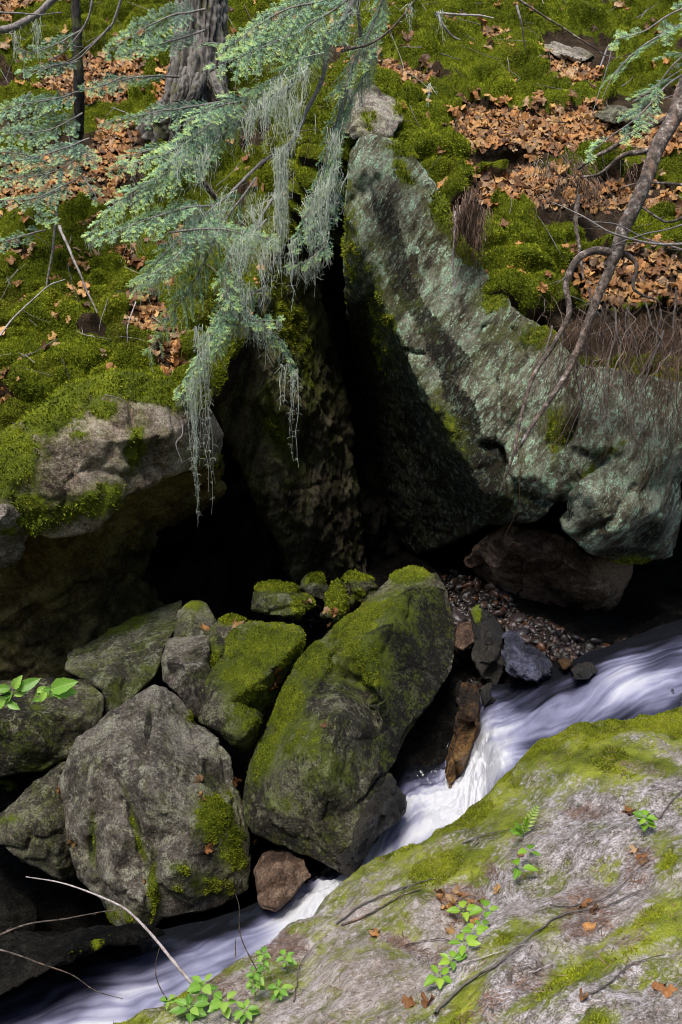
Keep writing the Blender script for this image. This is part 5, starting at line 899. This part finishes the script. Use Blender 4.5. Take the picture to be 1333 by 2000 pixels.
# ------------------------------------------------------------------ beard lichen
def beard(pts, seed, top, length, width, nst, label, group=None, Y=8.3, thick=.0015):
    r = np.random.default_rng(seed); S = Soup(); x, y = top; base = P(x, y, Y)
    for q in range(int(nst*1.05)):
        u_ = r.normal(); o_ = np.array([u_*width*1.25, r.normal()*width*.6, u_*width*.55+r.normal()*width*.9]); L = length*(.12+.88*r.random()**1.7)*(1-.4*min(1, abs(u_)/2.2)); m = 12; k = np.linspace(0, 1, m)
        pp = base+o_+np.stack([k*0, k*0, -L*k], 1); pull = k[:, None]*np.array([o_[0], o_[1], 0]); pp = pp-pull*r.uniform(.35, .95)+np.outer(k, r.normal(0, .02, 3)*np.array([1, 1, 0]))
        pp = pp+.028*np.sqrt(k)[:, None]*np.stack([gnoise(np.stack([k*L*9, k*0+q*3.3, k*0+seed], 1)), gnoise(np.stack([k*L*9, k*0+q*1.3+50, k*0+seed], 1)), k*0], 1)*1.2
        S.tube(pp, thick*np.linspace(1.2, .55, m)*r.uniform(.7, 1.4), 3, r.uniform(0, 1))
        for z in range(int(L*26)):       # short side hairs
            i = r.integers(1, m-1); e = r.normal(0, 1, 3)*np.array([.012, .01, .006]); S.tube(np.stack([pp[i], pp[i]+e, pp[i]+e*1.5+[0, 0, -.012]]), thick*.5, 3, r.uniform(.2, 1))
    tag(link('beard_lichen', S.mesh('beard_lichen'), M_LICH, origin=base), label, 'lichen', group)
BE = [((378, 735), 1.35, .035, 26, 'longest pale green lichen beard dangling to a thin point below the limb tip'), ((400, 650), 1.45, .018, 16, 'thin long lichen strand hanging just right of the longest beard'), ((575, 725), 1.05, .018, 14, 'twisted lichen tassel hanging from the rightmost drooping tip over the cleft'),
      ((548, 290), 1.1, .02, 60, 'dense pale lichen rope hanging over the dark top of the cleft'), ((570, 470), .6, .015, 12, 'wispy lichen strands under the limb tip at the top of the cleft'), ((552, 715), .38, .02, 10, 'looped lichen wisps left of the twisted tassel'),
      ((548, 165), .42, .05, 70, 'broad pale lichen curtain high on the limb fork'), ((575, 200), .40, .04, 50, 'shaggy lichen clump right of the broad curtain'), ((520, 190), .42, .04, 50, 'hanging lichen clump left of the broad curtain'), ((490, 215), .36, .03, 30, 'small lichen fringe where the upper limb bends'),
      ((635, 350), .50, .05, 60, 'thick lichen mat hanging on the right-hand limb'), ((610, 390), .42, .04, 46, 'lichen mat lower down on the right-hand limb'), ((655, 260), .40, .03, 26, 'lichen fringe near the perched pale boulder'), ((500, 400), .40, .04, 44, 'lichen fringe left of the dense rope'), ((470, 470), .45, .05, 50, 'lichen fringe under the horizontal spray'),
      ((520, 480), .42, .04, 50, 'lichen fringe over the mossy slab top'), ((430, 390), .32, .05, 30, 'short lichen tufts on the middle of the limb'), ((350, 290), .30, .04, 26, 'short lichen tufts on the left half of the limb'), ((400, 300), .34, .04, 30, 'lichen tufts below the limb bend'), ((590, 130), .35, .04, 26, 'lichen wisps on the upper limb near the frame top'),
      ((540, 380), .50, .03, 30, 'lichen strands left beside the dense rope'), ((480, 560), .34, .03, 24, 'lichen strands above the drooping right tip'), ((385, 640), .55, .018, 16, 'lichen strands feeding the longest beard'), ((30, 60), .30, .02, 14, 'pale lichen wisp on the thick branch in the top left corner'), ((72, 45), .45, .02, 18, 'longer lichen wisp on the thick branch at top left'),
      ((860, 20), .35, .012, 8, 'thin faint lichen thread hanging near the frame top'), ((840, 165), .22, .008, 8, 'short faint lichen thread above the mossy bank'), ((800, 10), .25, .012, 8, 'thin lichen thread on the twig near the top centre')]
for i, (tp, L, wd, ns, lb) in enumerate(BE): beard(None, 500+i, tp, L, wd, ns, lb, Y=7.95 if i < 23 else (10.2 if i < 25 else 8.0))
# many tiny tufts along the limb itself, as one mass on the limb
S = Soup(); r = np.random.default_rng(77)
for q in range(9000):
    if q < 2500: pp = TIPS[r.integers(0, 22)]; b0 = pp[r.integers(0, 18)]+r.normal(0, .015, 3); L = r.uniform(.02, .22)
    else: sg = SEGP[r.integers(0, 22)]; b0 = sg[r.integers(0, len(sg))]; L = r.uniform(.02, .09)
    k = np.linspace(0, 1, 5); w3 = b0+np.stack([k*0, k*0, -L*k], 1)+.35*L*np.sqrt(k)[:, None]*r.normal(size=(5, 3))*.4; S.tube(w3, .0010, 3, r.random())
o = link('lichen_fringe', S.mesh('lichen_fringe'), M_LICH, hl); tag(o, kind='stuff')
# ------------------------------------------------------------------ leaning dead stem and its branches at the right
ls = empty('leaning_stem', P(1345, 150, 8.3), 'leaning bare tree stem with peeling bark sweeping down over the rock wall at the right', 'dead tree')
def limb(parent, pth, ra, rb, name='branch', n=50, wa=.015, seed=1, tw=0, dens=5, ln=.3, mat=None, depth=2, droop=.2, sides=8, v=.5):
    pp = wig(spline([P(*q) for q in pth], n), wa, seed); S = Soup(); S.tube(pp, np.linspace(ra, rb, n)*(1+.10*gnoise(np.stack([np.arange(n)*.35, np.zeros(n)+seed, np.zeros(n)], 1))), sides, v); o = link(name, S.mesh(name), mat or M_STEM, parent)
    if tw:
        T = Soup(); branchlets(T, pp, tw, depth, np.random.default_rng(seed*7+1), dens, ln, 50, droop, .6); link('twigs', T.mesh('twigs'), M_TWIG if mat is None else mat, parent)
    return pp
limb(ls, [(1350, 140, 8.35), (1322, 210, 8.25), (1285, 290, 8.1), (1245, 390, 7.9), (1215, 460, 7.8), (1190, 520, 7.75)], .058, .044, 'stem', 70, .02, 3)
limb(ls, [(1198, 505, 7.76), (1165, 590, 7.65), (1140, 650, 7.6), (1120, 700, 7.5), (1075, 780, 7.4), (1030, 850, 7.3), (1012, 878, 7.3)], .036, .008, 'branch', 60, .02, 4, .005, 5, .16)
limb(ls, [(1205, 492, 7.8), (1165, 488, 7.7), (1130, 505, 7.6), (1106, 550, 7.55), (1108, 610, 7.5), (1085, 665, 7.45), (1045, 730, 7.4), (1020, 800, 7.3), (1000, 880, 7.2), (980, 958, 7.15)], .030, .007, 'branch', 70, .02, 5, .005, 5, .12)
limb(ls, [(1210, 490, 7.85), (1230, 500, 7.85), (1245, 520, 7.85), (1236, 560, 7.8), (1250, 575, 7.8), (1285, 585, 7.8)], .022, .006, 'branch', 30, .015, 6, .004, 7, .3)
limb(ls, [(1345, 195, 8.3), (1310, 230, 8.35), (1240, 262, 8.5), (1175, 300, 8.6), (1130, 330, 8.7)], .028, .010, 'branch', 40, .02, 7, .005, 5, .25)
limb(ls, [(1275, 290, 8.15), (1225, 305, 8.3), (1180, 335, 8.4), (1140, 345, 8.5)], .022, .008, 'branch', 30, .02, 8, .005, 5, .25)
limb(ls, [(1175, 590, 7.7), (1200, 620, 7.8), (1225, 650, 7.9), (1250, 700, 7.9)], .018, .005, 'branch', 30, .02, 9, .004, 7, .3)
db = empty('dead_branch', P(1400, 480, 7.6), 'fine tangle of grey dead twigs crossing the leaning stem at the right edge', 'dead branch')
limb(db, [(1400, 485, 7.6), (1333, 480, 7.6), (1260, 475, 7.6), (1190, 450, 7.6), (1130, 420, 7.65), (1075, 392, 7.7)], .012, .003, 'branch', 50, .02, 11, .004, 14, .26, M_TWIG, 2, .0, 5, .8)
limb(db, [(1400, 430, 7.7), (1333, 440, 7.7), (1270, 455, 7.7), (1200, 480, 7.7)], .009, .003, 'branch', 50, .02, 12, .004, 14, .3, M_TWIG, 2, -.1, 5, .8)
limb(db, [(1400, 520, 7.7), (1333, 490, 7.7), (1270, 470, 7.7), (1210, 440, 7.7), (1150, 430, 7.7)], .009, .003, 'branch', 50, .02, 13, .004, 14, .3, M_TWIG, 2, .1, 5, .8)
for i, (pth, ra, lb) in enumerate([([(1131, 380, 8.8), (1126, 440, 8.7), (1132, 490, 8.6), (1140, 545, 8.5)], .02, 'short upright snapped stick by the moss pad left of the leaning stem'), ([(1400, 370, 8.2), (1333, 360, 8.3), (1270, 355, 8.5), (1210, 370, 8.6)], .014, 'bare stick lying across the slope at the right edge under the leaning stem'),
                                   ([(1340, 420, 8.2), (1300, 430, 8.3), (1250, 400, 8.4), (1240, 385, 8.4)], .012, 'crooked stick right of the leaning stem'), ([(890, 412, 8.85), (888, 470, 8.7), (884, 520, 8.7), (890, 560, 8.7)], .011, 'pale hanging root strand over the wall edge'),
                                   ([(665, 98, 8.6), (720, 88, 8.6), (770, 50, 8.6), (820, -10, 8.6)], .012, 'dark curved twig crossing below the frame top at centre'), ([(1000, -10, 8.4), (1060, 30, 8.4), (1120, 70, 8.4), (1180, 110, 8.4)], .009, 'dark drooping twig near the top right'),
                                   ([(850, 25, 8.9), (920, 30, 9.0), (965, 35, 9.0)], .011, 'pale lichen-coated twig by the frame top'), ([(855, 28, 8.9), (870, 55, 8.9), (885, 72, 9.0), (900, 78, 9.0)], .010, 'short forked pale twig by the frame top'), ([(1172, 130, 9.5), (1188, 90, 9.5), (1190, 120, 9.5), (1155, 230, 9.6)], .008, 'thin upright twig by the half-buried grey stone'),
                                   ([(1008, 10, 11), (1018, 50, 11), (1028, 95, 11.2)], .012, 'short pale stick standing in moss near the top right'), ([(116, 440, 9.3), (150, 520, 9.2), (190, 610, 9.2)], .013, 'straight grey stick slanting on the moss at left'), ([(0, 655, 8.9), (40, 610, 9.0), (85, 565, 9.1), (130, 545, 9.2)], .008, 'thin curved stick on moss at the left edge'),
                                   ([(365, 300, 8.9), (395, 350, 8.9), (430, 395, 9.0)], .035, 'thick reddish broken stub behind the hemlock sprays'), ([(205, 770, 8.35), (240, 780, 8.3), (262, 800, 8.25)], .006, 'small twig on the brow of the overhanging boulder'), ([(265, 590, 9.3), (250, 640, 9.1), (255, 690, 9.1)], .006, 'thin arched twig by the dead leaf clump at left'),
                                   ([(353, 820, 8.4), (356, 850, 8.35), (345, 870, 8.3), (355, 905, 8.3)], .006, 'pale forked rootlet hanging on the overhanging boulder')]):
    stick('stick', lb, 'stick', pth, ra, ra*.5, M_PALEBARK if any(w_ in lb for w_ in ('pale', 'grey', 'thin')) else M_STEM, seed=40+i, wigamp=.015)
# rootlets hanging from the turf edge
def rootlets(poly_top, n, lmin, lmax, seed, name, label, clump=40, thick=.0016, spread=.16, ylo=None, slant=0.0):
    r = np.random.default_rng(seed); S = Soup(); tops = []
    xs = np.array([q[0] for q in poly_top], float)
    for c in range(clump):
        x = r.uniform(xs[0], xs[-1]); i = np.searchsorted(xs, x)-1; i = max(0, min(i, len(xs)-2)); f = (x-xs[i])/(xs[i+1]-xs[i]); y = poly_top[i][1]*(1-f)+poly_top[i+1][1]*f+r.uniform(-40, 60); Y = poly_top[i][2]*(1-f)+poly_top[i+1][2]*f; tops.append(P(x, y, Y-.05*r.random()))
    for q in range(n):
        t = tops[r.integers(len(tops))]; L = r.uniform(lmin, lmax)*r.uniform(.5, 1); m = 10; k = np.linspace(0, 1, m); d = r.normal(0, 1, 3)*np.array([spread, spread*.5, 0]); d[0] += slant
        pp = t+r.normal(0, .03, 3)+np.outer(k**.8, d)*L*1.3+np.stack([k*0, k*0, -L*k**1.3], 1)
        pp += .05*L*np.stack([gnoise(np.stack([k*5, k*0+q*2.1, k*0+j*31.], 1)) for j in range(3)], 1)*2
        pp[:, 1] -= .06+.1*np.sin(k*3)
        S.tube(pp, thick*np.linspace(1.3, .6, m)*r.uniform(.6, 1.7), 3, r.beta(1.1, 1.5))
    tag(link(name, S.mesh(name), M_ROOT), label, 'roots', kind='stuff')
rootlets([(1060, 610, 8.2), (1130, 600, 7.95), (1250, 600, 7.75), (1400, 600, 7.7)], 170, .45, 1.5, 5, 'hanging_roots', 'dense curtain of brown hanging rootlets over the right part of the wall', 80, .0014, .2)
rootlets([(1080, 640, 7.95), (1200, 640, 7.65), (1400, 660, 7.6)], 110, .4, 1.2, 6, 'hanging_roots', 'scattered pale dry rootlets in front of the wall', 40, .0016, .3, slant=-.1)
rootlets([(895, 395, 8.8), (950, 385, 8.85)], 260, .15, .5, 7, 'hanging_roots', 'small root curtain under the leafy ledge', 12, .0014, .12)
rootlets([(1040, 330, 9.3), (1120, 330, 9.3), (1230, 350, 9.1)], 260, .1, .35, 8, 'hanging_roots', 'dark rootlets under the eroded ledge of the right slope', 20, .0016, .3)
rootlets([(1180, 640, 7.75), (1300, 640, 7.7), (1400, 640, 7.7)], 110, .4, 1.2, 9, 'hanging_roots', 'rootlets hanging at the right edge below the leaves', 26, .0013, .25)
for i, (x, y, x2, y2, x3, y3, Y) in enumerate([(1150, 560, 1175, 640, 1160, 760, 7.9), (1235, 590, 1225, 680, 1250, 800, 7.8), (1225, 600, 1250, 700, 1275, 860, 7.75), (1290, 600, 1275, 700, 1230, 830, 7.8), (1320, 560, 1310, 680, 1290, 780, 7.8), (1180, 600, 1200, 700, 1190, 820, 7.85), (1100, 640, 1090, 740, 1060, 860, 7.8), (1333, 640, 1320, 760, 1333, 860, 7.8), (1120, 700, 1135, 790, 1110, 880, 7.8), (1200, 600, 1215, 720, 1240, 880, 7.65), (1260, 590, 1300, 700, 1320, 840, 7.65), (1160, 620, 1140, 720, 1150, 820, 7.7), (1300, 640, 1255, 760, 1260, 900, 7.6), (1080, 640, 1060, 720, 1010, 790, 7.8), (1210, 640, 1180, 760, 1200, 850, 7.65)]):
    limb(ls if i < 3 else db, [(x, y, Y), (x2, y2, Y-.1), (x3, y3, Y-.12)], .008, .002, 'twig', 30, .04, 70+i, .0035, 9, .42, M_TWIG, 2, .5, 5, .5)
# small twigs strewn over the slope
S = Soup(); rg = np.random.default_rng(5); pts, k = sample_faces(HV, HF, (HN[:, 2] > .1)[HF].mean(1)*onp, 420, rg)
for i in range(420):
    n_ = FNm[k[i]]/np.linalg.norm(FNm[k[i]]); t = np.cross(n_, rg.normal(size=3)); t /= np.linalg.norm(t); L = rg.uniform(.08, .5)**1.2; q = np.linspace(-.5, .5, 6)[:, None]
    S.tube(wig(pts[i]+n_*(.02+.05*rg.random())+t*L*q, .02, i), np.linspace(.004, .0018, 6)*rg.uniform(.6, 1.5), 4, rg.random())
tag(link('twig_litter', S.mesh('twig_litter'), M_TWIG), 'fine dead twigs strewn over moss and leaves of the slope', 'twigs', kind='stuff')

# ------------------------------------------------------------------ unseen leaf cards added above the near bank to shade the boulders
rg = np.random.default_rng(91); n = 1300; cc = rg.uniform([-4.6, 2.5, 9.2], [.2, 4.9, 9.6], (26, 3)); p = cc[rg.integers(0, 26, n)]+rg.normal(0, 1, (n, 3))*np.array([.42, .36, .25]); a_ = rg.normal(size=(n, 3)); a_[:, 2] *= .3; a_ /= np.linalg.norm(a_, axis=1)[:, None]; b_ = np.cross(a_, rg.normal(0, .35, (n, 3))+np.array([0, 0, 1])); b_ /= np.linalg.norm(b_, axis=1)[:, None]; L = rg.uniform(.07, .13, (n, 1))
vv = np.stack([p-a_*L, p-b_*L*.6, p+a_*L, p+b_*L*.6], 1).reshape(-1, 3)
tag(link('shade_canopy', fast_mesh('shade_canopy', vv, np.arange(4*n).reshape(-1, 4), {'v': np.repeat(rg.random(n), 4)}, False), M_GREEN), 'added leaf canopy out of view that shades the boulders', 'light blocker', kind='stuff')
# ------------------------------------------------------------------ branches in the foreground, bottom left
stick('bare_branch', 'long pale bare branch slanting across the stream at the lower left', 'branch', [(376, 1922, 4.15), (335, 1872, 4.2), (298, 1825, 4.3), (262, 1790, 4.35), (232, 1765, 4.4), (180, 1744, 4.5), (110, 1722, 4.6), (52, 1710, 4.7)], .0085, .0028, M_PALEBARK, 50, 7, seed=2, wigamp=.012)
stick('bare_branch', 'thin forked reddish twig entering at the left edge above the stream', 'branch', [(-60, 1850, 4.0), (0, 1826, 4.05), (60, 1803, 4.1), (130, 1792, 4.2), (190, 1783, 4.3), (240, 1778, 4.35)], .005, .0018, M_STEM, 40, 6, twigs=1, seed=3, wigamp=.01, dens=3, ln=.12)
stick('bare_branch', 'thin low twig drooping over the white water at the left edge', 'branch', [(-60, 1830, 3.9), (0, 1855, 3.9), (60, 1875, 3.95), (130, 1898, 4.0), (180, 1930, 4.05), (240, 1948, 4.1)], .005, .0015, M_STEM, 40, 6, seed=4, wigamp=.01)
def on_fg(pts, lift=.012, n=40):
    q = spline([(a, b, 0) for a, b in pts], n); out = []
    for x, y, _ in q:
        c, nn = hit(x, y, [BV_FG])
        if c is not None: out.append(c+nn*lift)
    return np.array(out)
for i, (pth, r0, mt, lb) in enumerate([([(850, 1985), (905, 1930), (985, 1880), (1060, 1815), (1100, 1790), (1180, 1775), (1250, 1745)], .0065, M_TWIG, 'longest dark stick lying diagonally across the foreground rock'), ([(1075, 1773), (1130, 1772), (1190, 1755), (1260, 1690)], .004, M_TWIG, 'thin dark stick above the longest stick on the bedrock'),
                                       ([(660, 1808), (700, 1775), (770, 1745), (845, 1720)], .0055, M_TWIG, 'dark stick at the left shoulder of the foreground rock'), ([(668, 1810), (720, 1790), (780, 1755), (820, 1738)], .0055, M_STEM, 'second stick just below the one at the left shoulder'), ([(790, 1850), (850, 1838), (900, 1842), (960, 1830)], .003, M_STEM, 'thin brown twig beside the largest seedling cluster'),
                                       ([(1130, 1950), (1180, 1930), (1230, 1890), (1300, 1870)], .004, M_TWIG, 'short dark twig in the lower right moss seam'), ([(905, 1650), (960, 1632), (1010, 1622)], .0035, M_TWIG, 'twig pointing at the fern'), ([(1035, 1905), (1070, 1890), (1110, 1885)], .003, M_PALEBARK, 'pale short twig at the bottom centre right'), ([(575, 1960), (585, 1910), (600, 1870), (640, 1830)], .003, M_STEM, 'brown twig near the leafy cluster'),
                                       ([(1290, 1600), (1310, 1570), (1340, 1540)], .004, M_TWIG, 'dark twig at the right edge of the bedrock'), ([(870, 1900), (960, 1870), (1030, 1850)], .0028, M_PALEBARK, 'pale thin twig parallel to the longest stick')]):
    pp = on_fg(pth)
    if len(pp) > 4:
        S = Soup(); pp = wig(pp, .006, i); S.tube(pp, np.linspace(r0, r0*.5, len(pp)), 6, .35); 
        if r0 > .005:
            T = Soup(); e = empty('stick', pp[0], lb, 'stick'); link('stem', S.mesh('stem'), mt, e); branchlets(T, pp, r0*.7, 1, np.random.default_rng(i), 7, .12, 45, .1, .3); link('twigs', T.mesh('twigs'), mt, e)
        else: tag(link('stick', S.mesh('stick'), mt, origin=pp[0]), lb, 'stick')

# ------------------------------------------------------------------ green plants
def blade_mesh(L, W, fold=.25, curl=.3, tip=1.0, serr=0.0, n=9):
    k = np.linspace(0, 1, n); w_ = W*np.sin(np.pi*k**.85)**.8*(1-.15*k); w_[0] = .02*W; w_[-1] = 0.01*W; w_ = w_*(1+serr*np.where(np.arange(n) % 2, 1, -1))
    rows = []
    for s_ in (-1, -.5, 0, .5, 1): rows.append(np.stack([k*L, s_*w_, np.abs(s_)*w_*fold*2-curl*L*k*k], 1))
    V = np.stack(rows, 1).reshape(-1, 3); i = np.arange(n*5).reshape(n, 5); Fc = np.stack([i[:-1, :-1], i[1:, :-1], i[1:, 1:], i[:-1, 1:]], -1).reshape(-1, 4); return V, Fc
BL = [fast_mesh('leaf', *blade_mesh(1, w_, f_, c_, serr=se), {'v': np.full(45, v_)}) for w_, f_, c_, se, v_ in ((.30, .2, .25, .06, .1), (.36, .3, .4, .1, .5), (.26, .15, .15, .0, .8), (.42, .2, .3, .12, .3))]
BL2 = [m_.copy() for m_ in BL]
for m_ in BL: m_.materials.append(M_GREEN)
for m_ in BL2: m_.materials.append(M_FRONT)
def put_leaf(parent, base, d, up, L, which, front=False, name='leaf'):
    o = bpy.data.objects.new(name, (BL2 if front else BL)[which % 4]); COL.objects.link(o); o.parent = parent
    d = d/np.linalg.norm(d); s_ = np.cross(up, d); s_ /= np.linalg.norm(s_); u = np.cross(d, s_); M = Matrix(np.stack([d, s_, u], 1).tolist()).to_4x4()
    o.location = tuple(float(x) for x in np.array(base)-np.array(parent.location)); o.rotation_euler = M.to_euler(); o.scale = (L, L, L)
def seedling(px, py, h, nl, L, label, group=None, front=False, seed=0, tiers=1, lean=(0, 0)):
    r = np.random.default_rng(seed); c, n_ = hit(px, py, [BV_FG]); L = L*(1.12 if front else 1.2); h = h*1.2
    if c is None: return
    e = empty('seedling', c, label, 'seedling', group); top = c+np.array([lean[0], lean[1], h]); pp = wig(spline([c-n_*.01, (c+top)/2+[lean[0]*.2, 0, .005], top], 12), .006, seed)
    S = Soup(); S.tube(pp, np.linspace(.0022, .0012, 12), 5, .5)
    for tq in range(tiers):
        at = pp[-1-int(tq*8/max(1, tiers))]; ph = r.uniform(0, 6.28)
        for q in range(nl):
            a = ph+q*2*math.pi/nl+r.normal(0, .2); d = np.array([math.cos(a), math.sin(a), r.uniform(-.05, .35)]); st_ = at+d*L*.25; S.tube(np.stack([at, (at+st_)/2+[0, 0, .003], st_]), .0010, 4, .5)
            put_leaf(e, st_, d, np.array([0, -.35, 1.0])+r.normal(0, .15, 3), L*r.uniform(.75, 1.15), int(r.integers(4)), front)
    link('stem', S.mesh('stem'), M_GREEN, e)
seedling(948, 1795, .045, 4, .050, 'bright seedling at the top of the big cluster on the bedrock', seed=1)
seedling(905, 1800, .05, 4, .052, 'seedling with wide leaves left of the cluster top', seed=2)
seedling(925, 1835, .04, 4, .042, 'seedling in the middle of the big bedrock cluster', seed=3)
seedling(905, 1862, .045, 5, .045, 'seedling below the middle of the big cluster', seed=4)
seedling(880, 1890, .035, 5, .040, 'small seedling low in the big cluster', seed=5)
seedling(858, 1925, .035, 5, .046, 'lowest seedling of the big cluster on the bedrock', seed=6)
seedling(940, 1822, .03, 4, .03, 'tiny seedling right of the cluster middle', seed=7)
seedling(1012, 1715, .05, 3, .058, 'two-leaved seedling beside the hollow below the fern', seed=8)
seedling(1032, 1690, .07, 3, .040, 'taller thin seedling between the fern and the two-leaved seedling', seed=9)
seedling(1258, 1628, .07, 4, .036, 'yellow-green seedling near the right edge of the bedrock', seed=10, tiers=3)
seedling(400, 1965, .10, 4, .058, 'leafy seedling at the bottom left by the pale branch', seed=11, front=True, tiers=2)
seedling(372, 1992, .06, 5, .060, 'low leafy seedling in the very bottom left of the rock', seed=12, front=True, tiers=2)
seedling(440, 1985, .07, 4, .050, 'leafy seedling right of the bottom left one', seed=13, front=True, tiers=2)
seedling(500, 1955, .13, 4, .036, 'tall slender plant with rounded leaves in front of the white water', seed=14, front=True, tiers=4)
seedling(515, 1925, .15, 4, .030, 'airy plant with small rounded leaves against the white water', seed=15, front=True, tiers=3)
seedling(560, 1900, .08, 4, .034, 'small plant right of the airy one', seed=16, front=True, tiers=2)
seedling(545, 1955, .06, 5, .045, 'starry leafed plant beside brown duff', seed=17, front=True, tiers=2)
seedling(480, 1995, .05, 5, .045, 'bushy green seedling at the bottom edge', seed=18, front=True, tiers=2)
seedling(330, 1975, .05, 3, .03, 'small sprig on the left rim of the bedrock', seed=19, front=True, tiers=2)
# bare upright twigs among the plants
for i, (pth, lb) in enumerate([([(505, 1900, 4.0), (470, 1830, 4.0), (468, 1770, 4.0), (460, 1745, 4.0)], 'upright bare brown twig among the plants at the bottom'), ([(460, 1870, 4.0), (458, 1835, 4.0)], 'short bare twig stub beside the upright twig'), ([(330, 1960, 4.0), (310, 1920, 4.0), (305, 1885, 4.0), (312, 1850, 4.0)], 'thin bare twig rising at the bottom left rim')]):
    stick('twig', lb, 'twig', pth, .0032, .0015, M_STEM, 16, 5, seed=60+i, wigamp=.006)
# fern
c, n_ = hit(1022, 1635, [BV_FG]); fe = empty('fern', c, 'small bright green fern growing from a crack of the bedrock', 'fern')
for i, (tp, Lf) in enumerate([((1052, 1572, 4.75), .16), ((998, 1626, 4.6), .1), ((1032, 1596, 4.7), .12), ((1005, 1610, 4.65), .09)]):
    t_ = P(*tp); pp = spline([c, (c+t_)/2+np.array([0, 0, .02]), t_], 20); S = Soup(); S.tube(pp, .0012, 4, .5); o = link('frond', S.mesh('frond'), M_GREEN, fe)
    LVv = []; LF = []; n0 = 0
    for q in range(3, 19, 2):
        for e_ in (-1, 1):
            d = pp[q]-pp[q-1]; d /= np.linalg.norm(d); sdv = np.cross(d, np.array([0, -.6, .8])); wv_ = sdv*e_*.85+d*.45; V, Fc = blade_mesh(1, .13, .1, .15, serr=.12, n=7)
            L = .046*math.sin(math.pi*(q/20)**.6*.95)+.004; s_ = np.cross(np.array([0, -.5, .85]), wv_); s_ /= np.linalg.norm(s_); u_ = np.cross(wv_, s_); V = V@np.stack([wv_, s_, u_])*L+pp[q]; LVv.append(V); LF.append(Fc+n0); n0 += len(V)
    V = np.concatenate(LVv)-np.array(fe.location); m_ = fast_mesh('pinnae', V, np.concatenate(LF), {'v': np.full(len(V), .4)}); m_.materials.append(M_GREEN); ob = bpy.data.objects.new('pinnae', m_); COL.objects.link(ob); ob.parent = o
# leafy twig at the left edge, close to the camera
lt = empty('leafy_twig', P(-40, 1362, 3.3), 'leafy twig with light green oval leaves poking in from the left edge', 'leafy twig')
S = Soup()
for pth in ([(-60, 1365, 3.3), (0, 1358, 3.3), (30, 1352, 3.3), (55, 1348, 3.3)], [(0, 1358, 3.3), (60, 1362, 3.3), (100, 1352, 3.3)]): S.tube(spline([P(*q) for q in pth], 14), .0014, 5, .5)
link('stem', S.mesh('stem'), M_STEM, lt)
for i, (x, y, x2, y2) in enumerate([(20, 1345, -12, 1345), (28, 1345, 38, 1322), (36, 1348, 78, 1324), (10, 1362, -12, 1385), (24, 1352, 2, 1374), (28, 1358, 54, 1346), (14, 1372, 38, 1385), (4, 1360, 24, 1352), (72, 1352, 92, 1340), (92, 1352, 76, 1370), (98, 1352, 60, 1368), (100, 1350, 106, 1366), (100, 1348, 144, 1330), (102, 1350, 148, 1350), (84, 1348, 104, 1344), (-20, 1370, -5, 1390)]):
    a = P(x, y, 3.3); b_ = P(x2, y2, 3.3+.02*((i % 3)-1)); put_leaf(lt, a, b_-a, np.array([.1*((i % 3)-1), -.75, .6]), float(np.linalg.norm(b_-a)), i, True)
print('total polys', sum(len(o.data.polygons) for o in bpy.data.objects if o.type == 'MESH'))

for o in bpy.data.objects:
    if o.name.split('.')[0] in ('twigs', 'bare_twigs'): o['kind'] = 'stuff'
